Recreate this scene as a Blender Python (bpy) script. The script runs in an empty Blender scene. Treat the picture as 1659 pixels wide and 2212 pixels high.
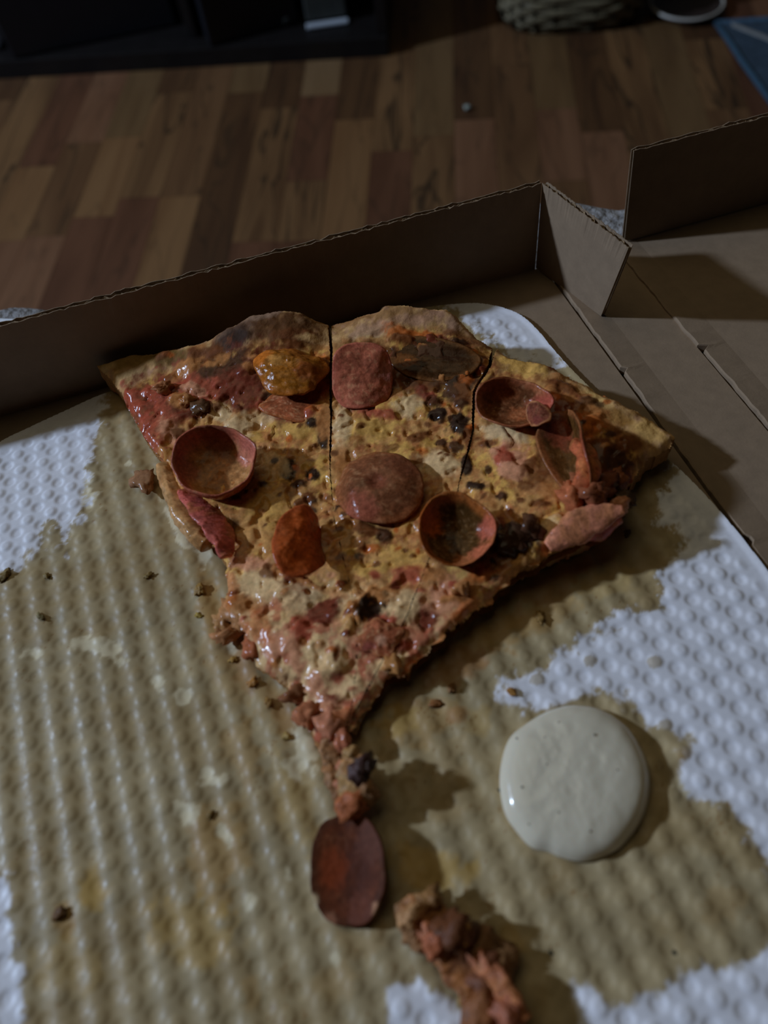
import bpy, bmesh, math, random
import numpy as np
from mathutils import Matrix, Vector

random.seed(7)
RNG = np.random.default_rng(7)
SC = bpy.context.scene
COL = SC.collection

# ------------------------------------------------------------------ frames
# world: X along the tv stand, Y along the floor planks, Z up, floor at z=0.
# box frame: the pizza box lies slightly tilted on the blanket; its own X runs
# along the back wall, Y away from the camera, Z out of the cardboard.
FPX = 1661.0
CX, CY = 829.5, 1106.0
_roll = math.radians(8.3)
_n = np.array([-math.sin(_roll), -math.cos(_roll)]); _t = np.array([math.cos(_roll), -math.sin(_roll)])
_dh, _s2 = 2285.0, -535.0
_s1 = -(_dh ** 2 + FPX ** 2) / _s2
def _unit(v): return v / np.linalg.norm(v)
def _cam(v): return _unit(np.array([v[0], v[1], FPX]))
_Y = _cam(_dh * _n + _s2 * _t); _X = _cam(_dh * _n + _s1 * _t); _Z = -np.cross(_X, _Y)
if _Z[1] > 0: _Z = -_Z
RB = np.stack([_X, _Y, _Z])            # camera -> box frame
HB = 0.244                             # camera height above the cardboard
def _cr(x, y): return np.array([x - CX, y - CY, FPX])
_dP = _unit(_cr(960, -1600)); _m = np.cross(_cr(0, 172), _cr(838, 122)); _dS = _unit(np.cross(_m, _dP))
if _dS[0] < 0: _dS = -_dS
RW = np.stack([_dS, _dP, np.cross(_dS, _dP)])   # camera -> world
HF = 0.694
B2W = RW @ RB.T
TB = Matrix([list(B2W[i]) + [0.0] for i in range(3)] + [[0, 0, 0, 1]])
TB.translation = Vector(B2W @ np.array([0, 0, -HB]) + np.array([0, 0, HF]))

# ------------------------------------------------------------------ camera
cam_data = bpy.data.cameras.new('camera')
cam = bpy.data.objects.new('camera', cam_data); COL.objects.link(cam)
cam_data.sensor_fit = 'VERTICAL'; cam_data.sensor_height = 24.0
cam_data.lens = 24.0 * FPX / 2212.0
cam_data.clip_start = 0.01; cam_data.clip_end = 30
_m4 = Matrix.Identity(4)
for i in range(3):
    _m4[i][0] = RW[i][0]; _m4[i][1] = -RW[i][1]; _m4[i][2] = -RW[i][2]
_m4[2][3] = HF
cam.matrix_world = _m4
cam_data.dof.use_dof = True; cam_data.dof.focus_distance = 0.33; cam_data.dof.aperture_fstop = 4.2
SC.camera = cam

# ------------------------------------------------------------------ world, lights, exposure
w = bpy.data.worlds.new('world'); SC.world = w; w.use_nodes = True
w.node_tree.nodes['Background'].inputs[0].default_value = (0.9, 0.85, 0.75, 1)
w.node_tree.nodes['Background'].inputs[1].default_value = 0.004
def area(name, loc, target, size, power, color, shape='DISK'):
    ld = bpy.data.lights.new(name, 'AREA'); ld.shape = shape; ld.size = size; ld.energy = power; ld.color = color
    o = bpy.data.objects.new(name, ld); COL.objects.link(o); o.location = loc
    o.rotation_euler = (Vector(target) - Vector(loc)).to_track_quat('-Z', 'Y').to_euler()
    return o
KEY = (-2.84, 0.27, 2.02)
area('window_light', KEY, (0.05, 0.3, 0.45), 0.16, 76.0, (0.535, 0.70, 0.97))
area('overhead_fill_light', (-0.7, 1.0, 2.3), (0.0, 0.4, 0.4), 1.9, 5.0, (1.0, 0.90, 0.60))  # broad warm fill added overhead, stands in for the room's ambient light
SC.view_settings.view_transform = 'Standard'; SC.view_settings.look = 'None'
SC.view_settings.exposure = 0.0; SC.view_settings.gamma = 1.0; SC.view_settings.use_curve_mapping = False

# ------------------------------------------------------------------ helpers
def at(x, y, z=0.0):
    """photo pixel -> point of the box frame on the plane z (metres)"""
    r = RB @ _cr(x, y); return np.array([0, 0, HB]) + r * ((z - HB) / r[2])
def fl(x, y, z=0.0):
    """photo pixel -> world point at height z"""
    r = RW @ _cr(x, y); return np.array([0, 0, HF]) + r * ((z - HF) / r[2])
def topx(P):
    """box-frame points (n,3) -> photo pixels, used to look up traced colour patches"""
    q = (P - np.array([0, 0, HB])) @ RB
    return q[:, 0] / q[:, 2] * FPX + CX, q[:, 1] / q[:, 2] * FPX + CY
def sm(a, b, x):
    t = np.clip((x - a) / (b - a), 0, 1); return t * t * (3 - 2 * t)
_perm = RNG.random((256, 256))
def vnoise(x, y, s=0):
    x = x + s * 17.31; y = y + s * 9.77
    xi = np.floor(x).astype(int); yi = np.floor(y).astype(int); fx = x - xi; fy = y - yi
    fx = fx * fx * (3 - 2 * fx); fy = fy * fy * (3 - 2 * fy)
    a = _perm[xi & 255, yi & 255]; b = _perm[(xi + 1) & 255, yi & 255]
    c = _perm[xi & 255, (yi + 1) & 255]; d = _perm[(xi + 1) & 255, (yi + 1) & 255]
    return (a * (1 - fx) + b * fx) * (1 - fy) + (c * (1 - fx) + d * fx) * fy
def fbm(x, y, s=0, o=4):
    r = 0; a = 0.5; n = 0
    for k in range(o):
        r = r + a * vnoise(x * 2 ** k, y * 2 ** k, s + k); n += a; a *= 0.55
    return r / n
def s2l(c): 
    c = np.array(c, float) / 255
    return np.where(c <= 0.04045, c / 12.92, ((c + 0.055) / 1.055) ** 2.4)
LIT = np.array([0.275, 0.30, 0.365])
def C(r, g, b, k=1.0):
    """albedo of a thing from the colour it shows in the key light"""
    return np.clip(s2l((r, g, b)) / LIT * k, 0.003, 0.9)
def polysdf(px, py, poly):
    """signed distance, positive inside"""
    P = np.array(poly, float); Q = np.roll(P, -1, 0)
    d = np.full(px.shape, 1e18); ins = np.zeros(px.shape, bool)
    for (ax, ay), (bx, by) in zip(P, Q):
        ex, ey = bx - ax, by - ay; wx, wy = px - ax, py - ay
        t = np.clip((wx * ex + wy * ey) / (ex * ex + ey * ey + 1e-18), 0, 1)
        d = np.minimum(d, (wx - ex * t) ** 2 + (wy - ey * t) ** 2)
        cnd = (ay > py) != (by > py)
        with np.errstate(divide='ignore', invalid='ignore'):
            ins ^= cnd & (px < (bx - ax) * (py - ay) / (by - ay) + ax)
    d = np.sqrt(d); return np.where(ins, d, -d)

# ------------------------------------------------------------------ objects
BOXED = []     # top-level things that live in the box frame
def put(o, name, parent=None, kind=None, box=False):
    COL.objects.link(o)
    if parent is not None: o.parent = parent
    elif box: BOXED.append(o)
    if kind: o['kind'] = kind
    return o
def tag(o, label=None, cat=None, group=None, kind=None):
    if label: o['label'] = label
    if cat: o['category'] = cat
    if group: o['group'] = group
    if kind: o['kind'] = kind
    return o
def empty(name, label, cat, loc=(0, 0, 0), group=None, box=False):
    o = bpy.data.objects.new(name, None); o.empty_display_size = 0.02; o.location = loc
    put(o, name, box=box); return tag(o, label, cat, group)
def mesh(name, V, F, mat, parent=None, cols=None, smooth=True, box=False, kind=None):
    me = bpy.data.meshes.new(name)
    V = np.asarray(V, float)
    if isinstance(F, np.ndarray):
        n, k = F.shape
        me.vertices.add(len(V)); me.vertices.foreach_set('co', V.astype(np.float32).ravel())
        me.loops.add(n * k); me.loops.foreach_set('vertex_index', F.astype(np.int32).ravel())
        me.polygons.add(n); me.polygons.foreach_set('loop_start', np.arange(0, n * k, k, dtype=np.int32))
        me.update(calc_edges=True)
    else:
        me.from_pydata([tuple(v) for v in V], [], [tuple(f) for f in F]); me.update()
    if smooth: me.polygons.foreach_set('use_smooth', np.ones(len(me.polygons), bool))
    if cols is not None:
        at_ = me.color_attributes.new('tint', 'FLOAT_COLOR', 'POINT')
        cc = np.ones((len(V), 4), np.float32); cc[:, :3] = cols
        at_.data.foreach_set('color', cc.ravel())
    me.materials.append(mat)
    o = bpy.data.objects.new(name, me)
    return put(o, name, parent, kind, box)
def box_bm(bm, c, s, M=None):
    r = bmesh.ops.create_cube(bm, size=1.0)['verts']
    for v in r:
        v.co = Vector((v.co.x * s[0] + c[0], v.co.y * s[1] + c[1], v.co.z * s[2] + c[2]))
        if M is not None: v.co = M @ v.co
def bmobj(name, bm, mat, parent=None, bevel=0.0, smooth=False, box=False):
    if bevel: bmesh.ops.bevel(bm, geom=list(bm.edges), offset=bevel, segments=2, affect='EDGES', profile=0.5)
    me = bpy.data.meshes.new(name); bm.to_mesh(me); bm.free(); me.materials.append(mat)
    if smooth: me.polygons.foreach_set('use_smooth', np.ones(len(me.polygons), bool))
    o = bpy.data.objects.new(name, me); return put(o, name, parent, None, box)
def boxobj(name, c, s, mat, parent=None, bevel=0.0, box=False, rz=0.0):
    bm = bmesh.new(); M = Matrix.Translation(Vector(c)) @ Matrix.Rotation(rz, 4, 'Z') @ Matrix.Translation(-Vector(c))
    box_bm(bm, c, s, M); return bmobj(name, bm, mat, parent, bevel, False, box)
def rings(rs, closed_v=False, cap=True):
    """stack of equally long rings (k,n,3) -> V,F"""
    rs = np.array(rs); k, n, _ = rs.shape; V = rs.reshape(-1, 3); F = []
    for i in range(k if closed_v else k - 1):
        for j in range(n):
            a = i * n + j; b = i * n + (j + 1) % n; i2 = ((i + 1) % k) * n
            F.append((a, b, i2 + (j + 1) % n, i2 + j))
    if cap and not closed_v:
        F.append(tuple(range(n))[::-1]); F.append(tuple(range((k - 1) * n, k * n)))
    return V, F
def tube(path, rad, n=8, squash=1.0, closed=False):
    P = np.array(path, float); k = len(P); R = []
    rad = np.full(k, rad) if np.isscalar(rad) else np.array(rad)
    for i in range(k):
        a = P[(i - 1) % k] if (closed or i > 0) else P[i]; b = P[(i + 1) % k] if (closed or i < k - 1) else P[i]
        t = _unit(b - a); up = np.array([0, 0, 1.0])
        if abs(t[2]) > 0.95: up = np.array([0, 1.0, 0])
        s = _unit(np.cross(t, up)); u = np.cross(s, t)
        R.append([P[i] + rad[i] * (math.cos(q) * s + squash * math.sin(q) * u) for q in np.linspace(0, 2 * math.pi, n, endpoint=False)])
    return rings(R, closed_v=closed)

# ------------------------------------------------------------------ materials
def mat(name, color=(0.5, 0.5, 0.5), rough=0.6, spec=0.5, attr=None, noise=None, bump=None, coat=0.0, sss=0.0,
        wave=None, rvar=None, metal=0.0):
    """noise=(scale,amount,stretch)  bump=(scale,strength,distance)"""
    m = bpy.data.materials.new(name); m.use_nodes = True; nt = m.node_tree; N = nt.nodes; L = nt.links
    b = N['Principled BSDF']; b.inputs['Roughness'].default_value = rough
    b.inputs['Specular IOR Level'].default_value = spec; b.inputs['Metallic'].default_value = metal
    b.inputs['Coat Weight'].default_value = coat; b.inputs['Coat Roughness'].default_value = 0.15
    if sss:
        b.inputs['Subsurface Weight'].default_value = sss; b.inputs['Subsurface Radius'].default_value = (1, 0.5, 0.3)
        b.inputs['Subsurface Scale'].default_value = 0.003
    tc = N.new('ShaderNodeTexCoord')
    if attr:
        a = N.new('ShaderNodeAttribute'); a.attribute_name = attr; src = a.outputs['Color']
    else:
        a = N.new('ShaderNodeRGB'); a.outputs[0].default_value = (*color, 1); src = a.outputs[0]
    if noise:
        mp = N.new('ShaderNodeMapping'); mp.inputs['Scale'].default_value = noise[2] if len(noise) > 2 else (1, 1, 1)
        L.new(tc.outputs['Object'], mp.inputs['Vector'])
        t = N.new('ShaderNodeTexNoise'); t.inputs['Scale'].default_value = noise[0]; t.inputs['Detail'].default_value = 5
        t.inputs['Roughness'].default_value = 0.65
        L.new(mp.outputs[0], t.inputs['Vector'])
        mr = N.new('ShaderNodeMapRange'); mr.inputs[1].default_value = 0.3; mr.inputs[2].default_value = 0.7
        mr.inputs[3].default_value = 1 - noise[1]; mr.inputs[4].default_value = 1 + noise[1]
        L.new(t.outputs['Fac'], mr.inputs[0])
        mx = N.new('ShaderNodeMix'); mx.data_type = 'RGBA'; mx.blend_type = 'MULTIPLY'; mx.inputs[0].default_value = 1
        L.new(src, mx.inputs[6]); L.new(mr.outputs[0], mx.inputs[7]); src = mx.outputs[2]
        if rvar:
            mr2 = N.new('ShaderNodeMapRange'); mr2.inputs[1].default_value = 0.35; mr2.inputs[2].default_value = 0.65
            mr2.inputs[3].default_value = rvar[0]; mr2.inputs[4].default_value = rvar[1]
            L.new(t.outputs['Fac'], mr2.inputs[0]); L.new(mr2.outputs[0], b.inputs['Roughness'])
    L.new(src, b.inputs['Base Color'])
    if bump:
        t2 = N.new('ShaderNodeTexNoise'); t2.inputs['Scale'].default_value = bump[0]; t2.inputs['Detail'].default_value = 4
        L.new(tc.outputs['Object'], t2.inputs['Vector'])
        bp = N.new('ShaderNodeBump'); bp.inputs['Strength'].default_value = bump[1]; bp.inputs['Distance'].default_value = bump[2]
        L.new(t2.outputs['Fac'], bp.inputs['Height']); L.new(bp.outputs[0], b.inputs['Normal'])
        if coat: L.new(bp.outputs[0], b.inputs['Coat Normal'])
    return m
M_CARD = mat('kraft_cardboard', C(78, 67, 58), 0.75, 0.25, noise=(140, 0.10), bump=(900, 0.15, 0.0004))
M_FLUTE = mat('kraft_fluting', C(78, 66, 54), 0.85, 0.15, noise=(300, 0.2))
M_LINER = mat('waxed_paper', rough=0.5, spec=0.4, attr='tint', noise=(420, 0.05), rvar=(0.38, 0.62))
M_CHEESE = mat('melted_cheese', rough=0.25, spec=0.20, attr='tint', noise=(620, 0.22), bump=(380, 0.35, 0.0006), rvar=(0.10, 0.30), sss=0.06)
M_CRUST = mat('baked_crust', rough=0.7, spec=0.10, attr='tint', noise=(420, 0.2), bump=(420, 0.5, 0.0008))
M_PEP = mat('pepperoni_meat', rough=0.3, spec=0.15, attr='tint', noise=(700, 0.35), bump=(600, 0.4, 0.0005), rvar=(0.12, 0.32))
M_DIP = mat('ranch_dip', rough=0.16, spec=0.5, attr='tint', sss=0.2, bump=(70, 0.25, 0.0007))
M_DRYPEP = mat('dry_pepperoni', rough=0.55, spec=0.06, attr='tint', noise=(500, 0.2), bump=(700, 0.3, 0.0004))
M_SCRAP = mat('torn_scrap', rough=0.4, spec=0.15, attr='tint', noise=(600, 0.3), bump=(600, 0.8, 0.0008))
M_BLANKET = mat('grey_fleece', C(80, 81, 88), 0.95, 0.1, noise=(170, 0.45), bump=(240, 1.0, 0.004))
M_OTTO = mat('dark_upholstery', (0.05, 0.05, 0.055), 0.9, 0.2, noise=(200, 0.2))
M_BLACK = mat('black_laminate', (0.0105, 0.0085, 0.0080), 0.4, 0.3, noise=(30, 0.2))
M_DEVICE = mat('black_plastic', (0.006, 0.006, 0.009), 0.5, 0.4, noise=(80, 0.2))
M_PALE = mat('pale_plastic', (0.45, 0.48, 0.52), 0.35, 0.5)
M_GREYP = mat('grey_plastic', (0.05, 0.052, 0.046), 0.6, 0.25, noise=(60, 0.15))
M_WICKER = mat('wicker_straw', (0.17, 0.135, 0.075), 0.6, 0.3, noise=(160, 0.45))
M_WICKER2 = mat('wicker_core', (0.02, 0.015, 0.009), 0.9, 0.1, noise=(60, 0.2))
M_BOWL = mat('dark_glaze', (0.030, 0.018, 0.014), 0.45, 0.4, noise=(60, 0.2))
M_RIM = mat('pale_rim', (0.50, 0.46, 0.40), 0.45, 0.5, noise=(60, 0.1))
M_MAT = mat('blue_textile', (0.050, 0.075, 0.105), 0.9, 0.1, noise=(90, 0.35), bump=(500, 0.6, 0.002))
M_MATEDGE = mat('blue_hem', (0.045, 0.085, 0.125), 0.85, 0.1, noise=(120, 0.2))
M_MATSTR = mat('pale_stripe_tape', (0.26, 0.26, 0.25), 0.85, 0.1, noise=(120, 0.2))
M_TISSUE = mat('white_tissue', (0.80, 0.82, 0.86), 0.8, 0.2, noise=(60, 0.04))
M_WALL = mat('wall_paint', (0.16, 0.14, 0.12), 0.9, 0.2, noise=(4, 0.08), bump=(200, 0.1, 0.001))
M_CEIL = mat('ceiling_paint', (0.35, 0.33, 0.30), 0.9, 0.2, noise=(4, 0.05))
M_SUBFL = mat('subfloor', (0.02, 0.014, 0.01), 0.9, 0.1, noise=(20, 0.2))

def wood_mat(name, base, dark, vein):
    m = bpy.data.materials.new(name); m.use_nodes = True; nt = m.node_tree; N = nt.nodes; L = nt.links
    b = N['Principled BSDF']; b.inputs['Roughness'].default_value = 0.5; b.inputs['Specular IOR Level'].default_value = 0.15
    tc = N.new('ShaderNodeTexCoord'); oi = N.new('ShaderNodeObjectInfo')
    mp = N.new('ShaderNodeMapping'); mp.inputs['Scale'].default_value = (14, 1.6, 1)
    ad = N.new('ShaderNodeVectorMath'); ad.operation = 'ADD'
    sc = N.new('ShaderNodeVectorMath'); sc.operation = 'SCALE'; sc.inputs[3].default_value = 37.0
    cb = N.new('ShaderNodeCombineXYZ'); L.new(oi.outputs['Random'], cb.inputs[0]); L.new(oi.outputs['Random'], cb.inputs[1])
    L.new(cb.outputs[0], sc.inputs[0]); L.new(tc.outputs['Object'], ad.inputs[0]); L.new(sc.outputs[0], ad.inputs[1])
    L.new(ad.outputs[0], mp.inputs['Vector'])
    n1 = N.new('ShaderNodeTexNoise'); n1.inputs['Scale'].default_value = 1.6; n1.inputs['Detail'].default_value = 4; n1.inputs['Distortion'].default_value = 0.8
    L.new(mp.outputs[0], n1.inputs['Vector'])
    r1 = N.new('ShaderNodeValToRGB'); e = r1.color_ramp.elements
    e[0].position = 0.36; e[0].color = (*dark, 1); e[1].position = 0.62; e[1].color = (*base, 1)
    L.new(n1.outputs['Fac'], r1.inputs[0])
    # a few dark veins
    mp2 = N.new('ShaderNodeMapping'); mp2.inputs['Scale'].default_value = (9, 1.1, 1); L.new(ad.outputs[0], mp2.inputs['Vector'])
    n2 = N.new('ShaderNodeTexNoise'); n2.inputs['Scale'].default_value = 2.2; n2.inputs['Detail'].default_value = 2; n2.inputs['Distortion'].default_value = 1.6
    L.new(mp2.outputs[0], n2.inputs['Vector'])
    r2 = N.new('ShaderNodeValToRGB'); e = r2.color_ramp.elements
    e[0].position = 0.47; e[0].color = (0, 0, 0, 1); e[1].position = 0.53; e[1].color = (0, 0, 0, 1)
    k = r2.color_ramp.elements.new(0.5); k.color = (vein, vein, vein, 1)
    L.new(n2.outputs['Fac'], r2.inputs[0])
    mx = N.new('ShaderNodeMix'); mx.data_type = 'RGBA'; L.new(r2.outputs[0], mx.inputs[0])
    L.new(r1.outputs[0], mx.inputs[6]); mx.inputs[7].default_value = (0.03, 0.018, 0.01, 1)
    L.new(mx.outputs[2], b.inputs['Base Color'])
    return m
WOODS = {
 'L': wood_mat('wood_light', (0.210, 0.106, 0.043), (0.170, 0.081, 0.032), 0.3),
 'P': wood_mat('wood_pink', (0.195, 0.091, 0.045), (0.151, 0.067, 0.032), 0.3),
 'M': wood_mat('wood_mid', (0.156, 0.076, 0.032), (0.112, 0.052, 0.022), 0.6),
 'O': wood_mat('wood_olive', (0.161, 0.089, 0.037), (0.127, 0.067, 0.027), 0.2),
 'G': wood_mat('wood_greyed', (0.210, 0.122, 0.057), (0.176, 0.099, 0.044), 0.1),
 'R': wood_mat('wood_red', (0.132, 0.055, 0.027), (0.096, 0.039, 0.019), 0.4),
 'D': wood_mat('wood_dark', (0.102, 0.048, 0.020), (0.068, 0.031, 0.014), 0.6),
 'V': wood_mat('wood_veined', (0.190, 0.096, 0.039), (0.102, 0.048, 0.020), 0.9),
}

# ================================================================== ROOM
floor = boxobj('floor', (0.0, 0.9, -0.02), (6.4, 4.4, 0.028), M_SUBFL); floor['kind'] = 'structure'
PW = 0.0620; GAP = 0.0006
_plk = {}
def plank(col, y0, y1, kind):
    x0 = 0.006 + PW * col; ln = round(y1 - y0, 4)
    key = (ln, kind)
    if key not in _plk:
        bm = bmesh.new(); box_bm(bm, (PW / 2, ln / 2, -0.003), (PW - GAP, ln - GAP, 0.006))
        me = bpy.data.meshes.new('plank'); bm.to_mesh(me); bm.free(); me.materials.append(WOODS[kind]); _plk[key] = me
    o = bpy.data.objects.new('plank', _plk[key]); o.location = (x0, y0, 0.0); put(o, 'plank', floor)
def yy(px, py): return float(fl(px, py)[1])
# joints seen in the photograph, per strip: (y of joint, kind of the piece on its near side); last kind runs to the far end
J = {
 -4: [(yy(660, 520), 'R'), (yy(665, 390), 'V'), (yy(690, 206), 'R'), (None, 'G')],
 -5: [(yy(545, 522), 'R'), (yy(620, 232), 'V'), (None, 'D')],
 -6: [(yy(505, 201), 'D'), (None, 'O')],
 -7: [(yy(390, 424), 'L'), (None, 'M')],
 -8: [(yy(290, 427), 'R'), (yy(370, 200), 'V'), (None, 'D')],
 -9: [(yy(170, 470), 'R'), (yy(200, 300), 'L'), (None, 'O')],
 -10: [(yy(100, 510), 'P'), (yy(140, 310), 'M'), (None, 'P')],
 -11: [(yy(30, 520), 'P'), (yy(80, 360), 'L'), (None, 'R')],
 -3: [(yy(760, 258), 'L'), (None, 'D')],
 -2: [(yy(850, 326), 'R'), (None, 'V')],
 -1: [(yy(940, 293), 'V'), (None, 'O')],
 0: [(yy(1020, 258), 'P'), (None, 'D')],
 1: [(yy(1110, 138), 'M'), (None, 'M')],
 2: [(yy(1200, 391), 'M'), (yy(1190, 236), 'P'), (None, 'O')],
 3: [(yy(1290, 285), 'P'), (None, 'D')],
 4: [(yy(1350, 360), 'R'), (None, 'V')],
 5: [(yy(1400, 300), 'M'), (None, 'O')],
 6: [(yy(1470, 240), 'M'), (yy(1430, 90), 'V'), (None, 'D')],
}
kinds = 'LPMORDVM'
for col in range(-27, 19):
    y = 0.42
    if col in J:
        for ye, k in J[col]:
            if ye is None: break
            if ye - y > 0.5: 
                mid = y + (ye - y) * 0.45; plank(col, y, mid, random.choice(kinds)); y = mid
            plank(col, y, ye, k); y = ye
        ln = 0.52; plank(col, y, y + ln, k); y += ln
    while y < 2.05:
        ln = random.choice((0.34, 0.42, 0.5, 0.58)); ln = min(ln, 2.12 - y)
        plank(col, y, y + ln, random.choice(kinds)); y += ln
wb = boxobj('wall_back', (0.0, 2.13, 1.2), (6.4, 0.06, 2.4), M_WALL); wb['kind'] = 'structure'
wl = boxobj('wall_left', (-3.2, 0.0, 1.2), (0.06, 4.2, 2.4), M_WALL); wl['kind'] = 'structure'
wr = boxobj('wall_right', (3.2, 0.0, 1.2), (0.06, 4.2, 2.4), M_WALL); wr['kind'] = 'structure'
bb = boxobj('baseboard_back', (0.0, 2.094, 0.04), (6.3, 0.014, 0.08), M_BLACK, bevel=0.003); bb['kind'] = 'structure'

# crumb on the floor
def lump(name, c, r, m, col, seed=0, parent=None, box=False, sq=0.6, sub=3, rough=0.35):
    bm = bmesh.new(); bmesh.ops.create_icosphere(bm, subdivisions=sub, radius=1.0)
    V = np.array([v.co[:] for v in bm.verts]); F = [[v.index for v in f.verts] for f in bm.faces]; bm.free()
    d = 1 + 1.5 * rough * (fbm(V[:, 0] * 1.7 + V[:, 2] * 1.3 + seed, V[:, 1] * 1.7 - V[:, 2] * 0.7 + seed * 2.3, seed) - 0.5) * 2
    w_ = vnoise(V[:, 0] * 2.2 + seed * 3.1 + 5, V[:, 1] * 2.2 + V[:, 2] + seed + 5, seed + 9); d = d * (0.72 + 0.5 * np.abs(w_ - 0.5) * 2)
    r3 = np.array(r) if not np.isscalar(r) else np.array([r, r, r * sq])
    V2 = V * d[:, None] * r3; V2[:, 2] -= V2[:, 2].min()
    cc = np.array(col)[None] * (0.7 + 0.6 * fbm(V[:, 0] * 3 + seed, V[:, 1] * 3 + V[:, 2] * 2, seed + 5))[:, None]
    if m.name == 'torn_scrap': cc = cc * np.array([.62, .68, .58])
    if m.name == 'melted_cheese': cc = cc * np.array([.74, .80, .74])
    o = mesh(name, V2, F, m, parent, cc, True, box); o.location = c; return o
p = fl(1010, 237); o = lump('crumb', (p[0], p[1], 0.0), 0.006, M_SCRAP, (0.55, 0.55, 0.55), 3)
tag(o, 'tiny pale crumb lying alone on a dark floor plank', 'crumb')

# ---- tv stand (front face parallel to the plank ends)
YF = 1.326; XR = -0.102; XL = -1.02; ZB = 0.031
tv = empty('tv_stand', 'low black open-fronted tv stand standing on the wooden floor', 'tv stand', ((XL + XR) / 2, YF + 0.2, 0.0))
def loc(o, root):      # express world-built mesh in its root's frame
    o.matrix_parent_inverse = Matrix.Translation(-Vector(root.location)); return o
loc(boxobj('bottom_board', ((XL + XR) / 2, YF + 0.2, ZB / 2), (XR - XL, 0.40, ZB), M_BLACK, tv, 0.0015), tv)
loc(boxobj('top_board', ((XL + XR) / 2, YF + 0.2, 0.47), (XR - XL + 0.02, 0.42, 0.03), M_BLACK, tv, 0.002), tv)
loc(boxobj('side_panel', (XR - 0.009, YF + 0.203, (ZB + 0.455) / 2), (0.018, 0.39, 0.455 - ZB), M_BLACK, tv, 0.001), tv)
loc(boxobj('side_panel', (XL + 0.009, YF + 0.203, (ZB + 0.455) / 2), (0.018, 0.39, 0.455 - ZB), M_BLACK, tv, 0.001), tv)
loc(boxobj('divider_panel', (-0.437, YF + 0.215, (ZB + 0.455) / 2), (0.016, 0.36, 0.455 - ZB), M_BLACK, tv, 0.001), tv)
loc(boxobj('back_panel', ((XL + XR) / 2, YF + 0.396, (ZB + 0.455) / 2), (XR - XL - 0.04, 0.008, 0.455 - ZB), M_BLACK, tv), tv)
def rbox(name, label, cat, p0, p1, depth, h, m, z0):
    """box whose front bottom edge runs p0->p1 on the plane z0"""
    p0 = np.array(p0[:2]); p1 = np.array(p1[:2]); d = p1 - p0; L_ = np.linalg.norm(d); a = math.atan2(d[1], d[0])
    root = empty(name, label, cat, (p0[0], p0[1], z0)); root.rotation_euler = (0, 0, a)
    return root, L_
a0 = fl(30, 130, ZB); a1 = fl(403, 52, ZB)
r, L_ = rbox('media_box', 'black box-shaped device set at an angle in the left bay of the tv stand', 'device', a0, a1, 0.2, 0.1, M_DEVICE, ZB)
L_ = min(L_, 0.285)
boxobj('housing', (L_ / 2, 0.085, 0.095), (L_, 0.17, 0.186), M_DEVICE, r, 0.003)
for sx in (0.03, L_ - 0.03):
    boxobj('foot', (sx, 0.02, 0.001), (0.02, 0.02, 0.002), M_DEVICE, r)
    boxobj('foot', (sx, 0.15, 0.001), (0.02, 0.02, 0.002), M_DEVICE, r)
boxobj('disc_slot', (L_ * 0.55, -0.0003, 0.12), (0.12, 0.002, 0.004), M_GREYP, r)
b0 = fl(440, 105, ZB); b1 = fl(640, 52, ZB)
r, L2_ = rbox('game_console', 'black console turned slightly in the right bay of the tv stand', 'device', b0, b1, 0.2, 0.1, M_DEVICE, ZB)
r.location.x += 0.012
L2_ = min(L2_, 0.155)
boxobj('housing', (L2_ / 2, 0.075, 0.125), (L2_, 0.15, 0.246), M_DEVICE, r, 0.003)
for sx in (0.02, L2_ - 0.02): boxobj('foot', (sx, 0.07, 0.001), (0.018, 0.1, 0.002), M_DEVICE, r)
boxobj('button', (L2_ - 0.02, -0.001, 0.012), (0.008, 0.003, 0.008), M_GREYP, r, 0.001)
c0 = fl(664, 63, ZB); c1 = fl(752, 50, ZB)
r, L3_ = rbox('router', 'upright grey router with a pale glossy base in the tv stand', 'device', c0, c1, 0.05, 0.1, M_GREYP, ZB)
boxobj('housing', (L3_ / 2, 0.026, 0.086), (L3_, 0.04, 0.156), M_GREYP, r, 0.003)
tag(boxobj('base_strip', (L3_ / 2, 0.000, 0.004), (L3_ + 0.002, 0.012, 0.006), M_PALE, r, 0.002), 'pale glossy base strip')
q = fl(0, 100, ZB)
r = empty('power_adapter', 'small white adapter at the far left end of the tv stand shelf', 'adapter', (q[0] - 0.013, q[1] - 0.005, ZB))
boxobj('body', (0, 0, 0.012), (0.03, 0.03, 0.024), M_TISSUE, r, 0.004)
boxobj('plug_face', (0, -0.016, 0.012), (0.02, 0.004, 0.014), M_PALE, r, 0.001)

# ---- wicker basket
bc = np.array([0.203, 1.452]); root = empty('wicker_basket', 'brown woven wicker basket standing on the floor right of the tv stand', 'basket', (bc[0], bc[1], 0))
def oval(t, rx, ry): 
    cs, sn = math.cos(t), math.sin(t); e = 2 / 3.2
    return np.array([math.copysign(abs(cs) ** e, cs) * rx, math.copysign(abs(sn) ** e, sn) * ry])
NST = 26
def ring_path(z, amp, ph, rx, ry, n=NST * 4):
    out = []
    for i in range(n):
        t = 2 * math.pi * i / n; f = 1 + amp * math.cos(NST * t / 2 * 1.0 + ph)
        q = oval(t, rx, ry) * f; out.append((q[0], q[1], z))
    return out
for k in range(19):
    z = 0.006 + k * 0.0105; g = 1 - 0.14 * math.exp(-k / 1.6)
    V, F = tube(ring_path(0, 0.022, math.pi * k, 0.122 * g, 0.098 * g), 0.0058, 6, 0.95, closed=True)
    o = mesh('wicker_strand', V, F, M_WICKER, root); o.location = (0, 0, z)
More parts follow.
